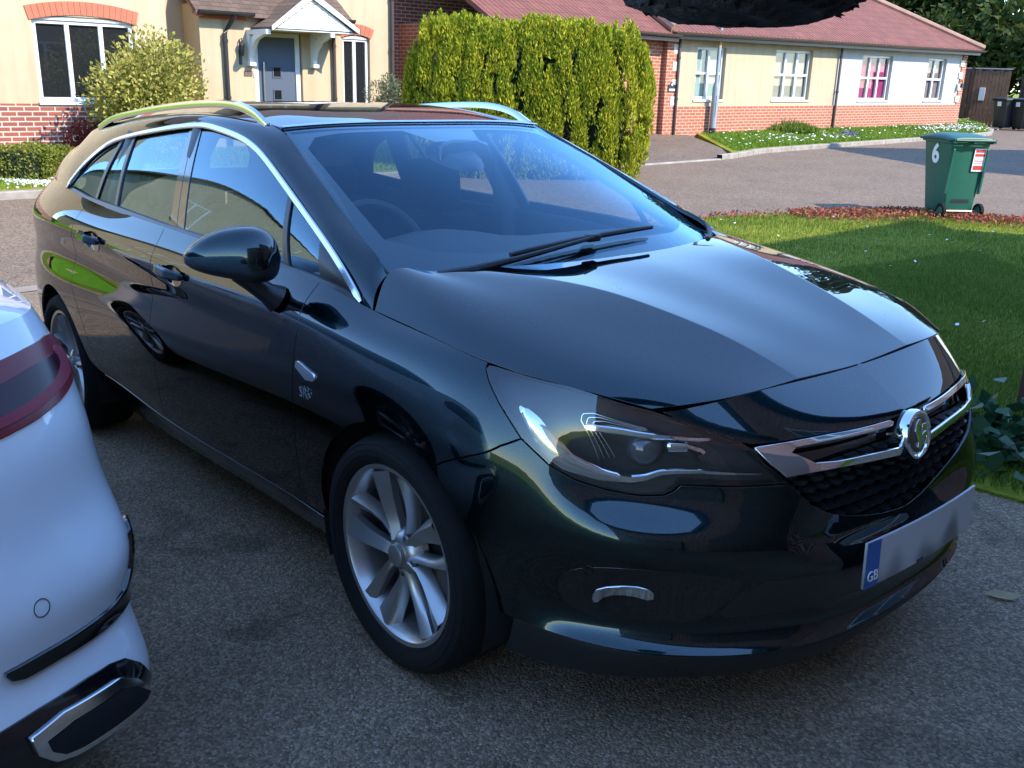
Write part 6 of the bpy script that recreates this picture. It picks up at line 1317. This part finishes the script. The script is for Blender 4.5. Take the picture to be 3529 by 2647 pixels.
tree((-12,52,.3),10,4.5,7000,M['treeleaf2'],'pale green tree at the edge beyond the bins',14)
tree((-26,41,.3),6.2,2.4,3500,M['treeleaf2'],'small yellow-green tree by the roof hip',15)
tree((-36,52,.3),12,5,7000,M['treeleaf2'],'tall lighter tree showing over the roof hip',16)
tree((-20,46,.3),6.0,4.2,7000,M['treeleaf'],'dark bushy tree filling the gap over the gate',17,.5)
tree((-14,45,.3),6.0,4.2,7000,M['treeleaf'],'dark bushy tree right behind the black bins',18,.5)
# ---------------------------------------------------------------- street furniture and small things
def lamp_post():
    x,y=-13.75,18.05;z=float(gfar(x,y))-.02;r=empty('lamp_post',(x,y,z));tag(r,'grey steel lamp post standing in the daisy verge before the cream bungalow','lamp post')
    m=simple('galvanised_grey_paint',(.24,.27,.29),.45,noise=.12,nscale=6)
    a=MB();a.tube([(0,0,-.3),(0,0,.16)],.088,16);a.build('foot_band',M['blackpipe'],r,smooth=True)
    a=MB();a.lathe([(.084,.16),(.084,1.12),(.075,1.17),(.046,1.28),(.043,3.0),(.036,5.6),(0,5.6)],(0,0,0),'z',20);p=a.build('pole',m,r,smooth=True)
    a=MB();a.box(-.043,.043,.084,.088,.55,.95) if 0 else a.box(.080,.087,-.04,.04,.45,.95);a.build('access_door',m,p,bevel=.004)
    a=MB();a.lathe([(.0455,2.12),(.0475,2.12),(.0475,2.24),(.0455,2.24)],(0,0,0),'z',16,closed=True);a.build('sticker_band',simple('orange_sticker',(.55,.25,.04),.5),p)
    a=MB();a.box(0,.42,-.10,.10,5.52,5.62);a.build('lantern_head',m,r,bevel=.03)
lamp_post()
def bin_(loc,rz,body,lid,label,num=None,sticker=None,group=None):
    """two-wheeled bin; local +Y is the lid's opening side (front), -Y the wheel side"""
    r=empty('wheelie_bin',loc,(0,0,rz));tag(r,label,'wheelie bin',group)
    def lvl(z):
        t=(z-.06)/.94;w=.205+.075*t;yf=.20+.125*t;yb=-.255-.065*t;return [(-w,yb,z),(w,yb,z),(w,yf,z),(-w,yf,z)]
    v=[];f=[];zs=[.06,.30,.60,.90,.985]
    for z in zs: v+=lvl(z)
    for i in range(len(zs)-1): f+=[(4*i+k,4*i+(k+1)%4,4*i+4+(k+1)%4,4*i+4+k) for k in range(4)]
    f.append((3,2,1,0));b=me('body',v,f,body,r);bv=b.modifiers.new('b','BEVEL');bv.width=.035;bv.segments=4;bv.limit_method='ANGLE';bv.angle_limit=R(40);b.data.shade_smooth()
    a=MB();w=.30;a.box(-w,w,-.335,.345,.955,1.0);a.build('rim',body,b,bevel=.015)
    # wheel recess panel and ribs at the back
    a=MB();a.box(-.13,.13,-.268,-.24,.20,.34);a.build('lift_pocket',M['black'],b)
    for x in (-.235,.235): a=MB();a.prism([(-.30,.32),(-.35,.88),(-.33,.90),(-.26,.32)],x-.012,x+.012,'x');a.build('back_rib',body,b)
    # domed lid with hinge bar and handles
    n=10;v=[];f=[]
    for i in range(n+1):
        y=-.36+.75*i/n;up=.075*math.sin(math.pi*min(1,max(0,(i+.5)/(n+1))))**.6
        for j in range(n+1):
            x=-.315+.63*j/n;e=1-abs(2*j/n-1)**4;v.append((x,y,1.005+up*(.35+.65*e)*(1 if 0<j<n else .15)))
    for i in range(n):
        for j in range(n):f.append((i*(n+1)+j,i*(n+1)+j+1,(i+1)*(n+1)+j+1,(i+1)*(n+1)+j))
    li=me('lid',v,f,lid,r,smooth=True);so=li.modifiers.new('s','SOLIDIFY');so.thickness=.03;so.offset=-1
    a=MB();a.tube([(-.27,-.395,1.0),(.27,-.395,1.0)],.018,10)
    for x in (-.27,-.0,.27):a.box(x-.02,x+.02,-.40,-.32,.965,1.02)
    a.build('handle_bar',lid,r,smooth=True)
    a=MB();a.tube([(-.24,-.30,.10),(.24,-.30,.10)],.012,8);a.build('axle',simple('dull_axle_steel',(.45,.40,.32),.4,.8),r,smooth=True)
    for s in (-1,1):
        a=MB();c=(s*.265,-.30,.10);a.lathe([(.065,.022),(.095,.024),(.10,.018),(.10,-.018),(.095,-.024),(.065,-.022),(.06,-.008),(.06,.008)],c,'x',28,closed=True);w=a.build('wheel',M['rubber'],r,smooth=True)
        a=MB();a.lathe([(0,.012),(.055,.010),(.062,.018),(.066,.0),(.062,-.018),(.055,-.010),(0,-.012)],c,'x',20);a.build('hub',body,w,smooth=True)
    if num:
        # number on the side that faces the camera
        zc=.80;xs=-.205-.075*(zc-.06)/.94
        ta=math.atan(.075/.94); n=Vector((-math.cos(ta),0,-math.sin(ta))); xa=Vector((0,-1,0)); ya=n.cross(xa)
        nb=text(num,.33,M['white'],b,(0,0,0),(0,0,0),'number',extrude=.001,sx=1,bold=.012); nb.matrix_basis=Matrix(((xa.x,ya.x,n.x,xs+n.x*.005),(xa.y,ya.y,n.y,.02),(xa.z,ya.z,n.z,zc),(0,0,0,1)))
    if sticker:
        zc=.76;yb=-.255-.065*(zc-.06)/.94
        a=MB();a.add([(.06,yb-.005,zc-.15),(.225,yb-.005,zc-.15),(.225,yb-.025,zc+.14),(.06,yb-.025,zc+.14)],[(0,1,2,3)]);s_=a.build('sticker',M['white'],b)
        a=MB();red=simple('red_print',(.55,.04,.04),.6)
        for k,(z0,z1) in enumerate([(.24,.275),(.19,.225),(.13,.14),(.105,.112),(.02,.075)]):
            q=lambda z:yb-.005-.02*z/.29-.0015
            a.add([(.075,q(z0),zc-.15+z0),(.21,q(z0),zc-.15+z0),(.21,q(z1),zc-.15+z1),(.075,q(z1),zc-.15+z1)],[(0,1,2,3)])
        a.build('red_lettering',red,s_)
    return r
M['bin_green']=simple('bin_green_plastic',(.012,.105,.072),.45,noise=.15,nscale=6); M['lid_green']=simple('bin_lid_green',(.012,.08,.062),.45); M['bin_black']=simple('bin_black_plastic',(.018,.019,.021),.45)
bin_((-4.12,10.78,float(gz(-4.12,10.78))),R(57),M['bin_green'],M['lid_green'],'green wheelie bin numbered 6 with a red and white sticker, on the road edge',num='6',sticker=True)
for k,(x,y,lab) in enumerate([(-13.3,33.9,'black wheelie bin closest to the wooden gate'),(-12.75,34.1,'middle black wheelie bin with white label, beside the gate'),(-12.2,34.3,'outermost black wheelie bin by the wooden gate, cut by the frame edge')]):
    o=bin_((x,y,.22),R(90+75),M['bin_black'],M['bin_black'],lab,group='black bins by the gate')
    b=o.children[0];a=MB();a.add([(-.08,.312,.78),(.08,.312,.78),(.08,.326,.93),(-.08,.326,.93)],[(3,2,1,0)]);a.build('label',M['white'],b)
def gate():
    r=empty('wooden_gate',(-15.1,34.15,.2),(0,0,math.atan2(.6,1.3)));tag(r,'weathered brown boarded gate and fence at the end of the white bungalow','gate')
    m=simple('weathered_boards',(.14,.075,.042),.9,noise=.5,nscale=5,bump=.6,bscale=25)
    a=MB()
    for k in range(13): a.box(.02+.12*k,.13+.12*k,0,.022,.04,2.0+.03*math.sin(k*2.1))
    b=a.build('board_panel',m,r,bevel=.004)
    a=MB();a.box(-.04,1.62,-.02,.045,2.04,2.08);a.build('top_rail',simple('grey_felt_cap',(.32,.32,.31),.9),r)
    a=MB();a.box(.28,.37,-.06,.03,0,2.1);a.build('post',simple('dark_post',(.05,.028,.018),.9),r)
    a=MB();a.box(.62,.82,-.06,.0,.95,1.4);a.build('letter_box',simple('grey_box',(.45,.45,.43),.6),r,bevel=.01)
gate()
def shed_fence():
    r=empty('boarded_fence',(-13.6,35.6,.2),(0,0,R(5)));tag(r,'dark boarded fence behind the black bins','fence')
    m=simple('dark_fence_boards',(.05,.032,.022),.9,noise=.5,nscale=5,bump=.5,bscale=20);a=MB()
    for k in range(60): a.box(.12*k,.12*k+.115,0,.02,0,1.9)
    a.build('board_panel',m,r)
shed_fence()
# hanging basket above the camera
def basket():
    r=empty('hanging_basket',(.857,-.821,1.60));tag(r,'dark ragged-edged hanging basket liner dangling into the top of the view','hanging basket')
    m,t,b=mat('black_basket_liner');tc=t.nodes.new('ShaderNodeTexCoord');n=t.nodes.new('ShaderNodeTexNoise');n.inputs['Scale'].default_value=40;n.inputs['Detail'].default_value=8;t.links.new(tc.outputs['Object'],n.inputs['Vector']);rr=ramp(t,n.outputs['Fac'],[(.35,(.012,.012,.016)),(.62,(.03,.03,.036)),(.78,(.12,.12,.12))]);t.links.new(rr.outputs[0],b.inputs['Base Color']);b.inputs['Roughness'].default_value=.75;bp=t.nodes.new('ShaderNodeBump');bp.inputs['Strength'].default_value=1;bp.inputs['Distance'].default_value=.02;t.links.new(n.outputs['Fac'],bp.inputs['Height']);t.links.new(bp.outputs[0],b.inputs['Normal'])
    nu,nv=96,18;V=[];F=[]
    for j in range(nv+1):
        ph=-math.pi/2+ (math.pi/2)*j/nv
        for i in range(nu):
            a=2*math.pi*i/nu;k=1+.045*math.sin(a*7+j*1.3)+.03*math.sin(a*19-j*2.1)+rng.normal(0,.014)
            rad=.195*math.cos(ph)**.55*k;V.append((rad*math.cos(a),rad*math.sin(a),.085*math.sin(ph)*(1+.05*math.sin(a*5+j))+.064))
    for j in range(nv):
        for i in range(nu):F.append((j*nu+i,j*nu+(i+1)%nu,(j+1)*nu+(i+1)%nu,(j+1)*nu+i))
    me('liner',V,F,m,r,smooth=True)
    n_=260;a=rng.uniform(0,2*np.pi,n_);z=rng.uniform(-.01,.075,n_);rad=.195*np.sqrt(np.clip(1-((z-.064)/.085)**2,0.05,1))**.55
    C=np.column_stack([rad*np.cos(a),rad*np.sin(a),z]);D=np.column_stack([np.cos(a),np.sin(a),rng.normal(-.2,.6,n_)])+rng.normal(0,.5,(n_,3));v,f=leaves(C,D,rng.uniform(.010,.022,n_),.010,.4);fastmesh('ragged_fringe',v,f,[m],r)
    t=MB()
    t.tube([(0,0,.05),(0,0,.75),(1.6,-.5,.8),(2.6,-.8,.8)],.004,6);t.build('hanging_wire',M['blackpipe'],r)
basket()
# post and ivy by the drive edge
def post():
    r=empty('timber_post',(.165,2.72,.0));tag(r,'short reddish brown timber post standing in the grass by the drive','post')
    m=simple('stained_post',(.10,.042,.028),.85,noise=.35,nscale=9,bump=.4,bscale=40);a=MB();a.box(-.05,.05,-.05,.05,-.1,.62);a.build('shaft',m,r,bevel=.008);a=MB();a.lathe([(0,.665),(.072,.625),(.072,.60),(0,.60)],(0,0,0),'z',4);a.build('cap',m,r)
post()
M['ivy']=leafmat('ivy_leaf',[(.1,(.014,.045,.018)),(.5,(.03,.085,.035)),(.9,(.07,.14,.06))],.2,5,.35)
def ivy():
    c=(.30,2.05,.02);r=empty('ivy_clump',c);tag(r,'clump of dark green ivy leaves where the lawn meets the drive','plant')
    n=420;P=np.column_stack([rng.normal(.0,.26,n),rng.normal(0,.20,n),np.abs(rng.normal(.06,.05,n))+.02]);D=unit(n)*[1,1,.35];v,f=leaves(P,D,rng.uniform(.05,.10,n),rng.uniform(.045,.085,n),.12);fastmesh('foliage',v,f,[M['ivy']],r)
    t=MB()
    for k in range(14):
        a=rng.uniform(0,6.28);e=(.35*math.cos(a),.28*math.sin(a),.06);t.tube([(0,0,0),(e[0]*.5,e[1]*.5,.09),e],.004,5)
    t.build('stem',M['bark'],r)
ivy()
def leaf():
    z=float(gz(.89,.70));r=MB();v=[(-.05,0,.004),(-.02,.022,.012),(.02,.020,.010),(.055,.0,.016),(.02,-.02,.004),(-.02,-.018,.006),(0,0,.002)]
    r.add(v,[(0,1,6),(1,2,6),(2,3,6),(3,4,6),(4,5,6),(5,0,6)]);o=r.build('dead_leaf',simple('dry_leaf',(.34,.25,.13),.8),None);o.location=(.89,.70,z+.004);o.rotation_euler=(0,-TH,R(30));tag(o,'single dry tan leaf lying on the drive by the number plate','leaf')
leaf()
def litter():
    n=300;p=np.column_stack([rng.uniform(-1.5,2.0,n),rng.uniform(-2.0,1.4,n)]);P=np.column_stack([p,gz(p[:,0],p[:,1])+.004]);v,f=leaves(P,unit(n)*[1,1,.1],rng.uniform(.004,.012,n),.006,.1);o=fastmesh('drive_litter',v,f,[simple('pale_grit',(.32,.29,.25),.9)]);tag(o,kind='stuff')
litter()
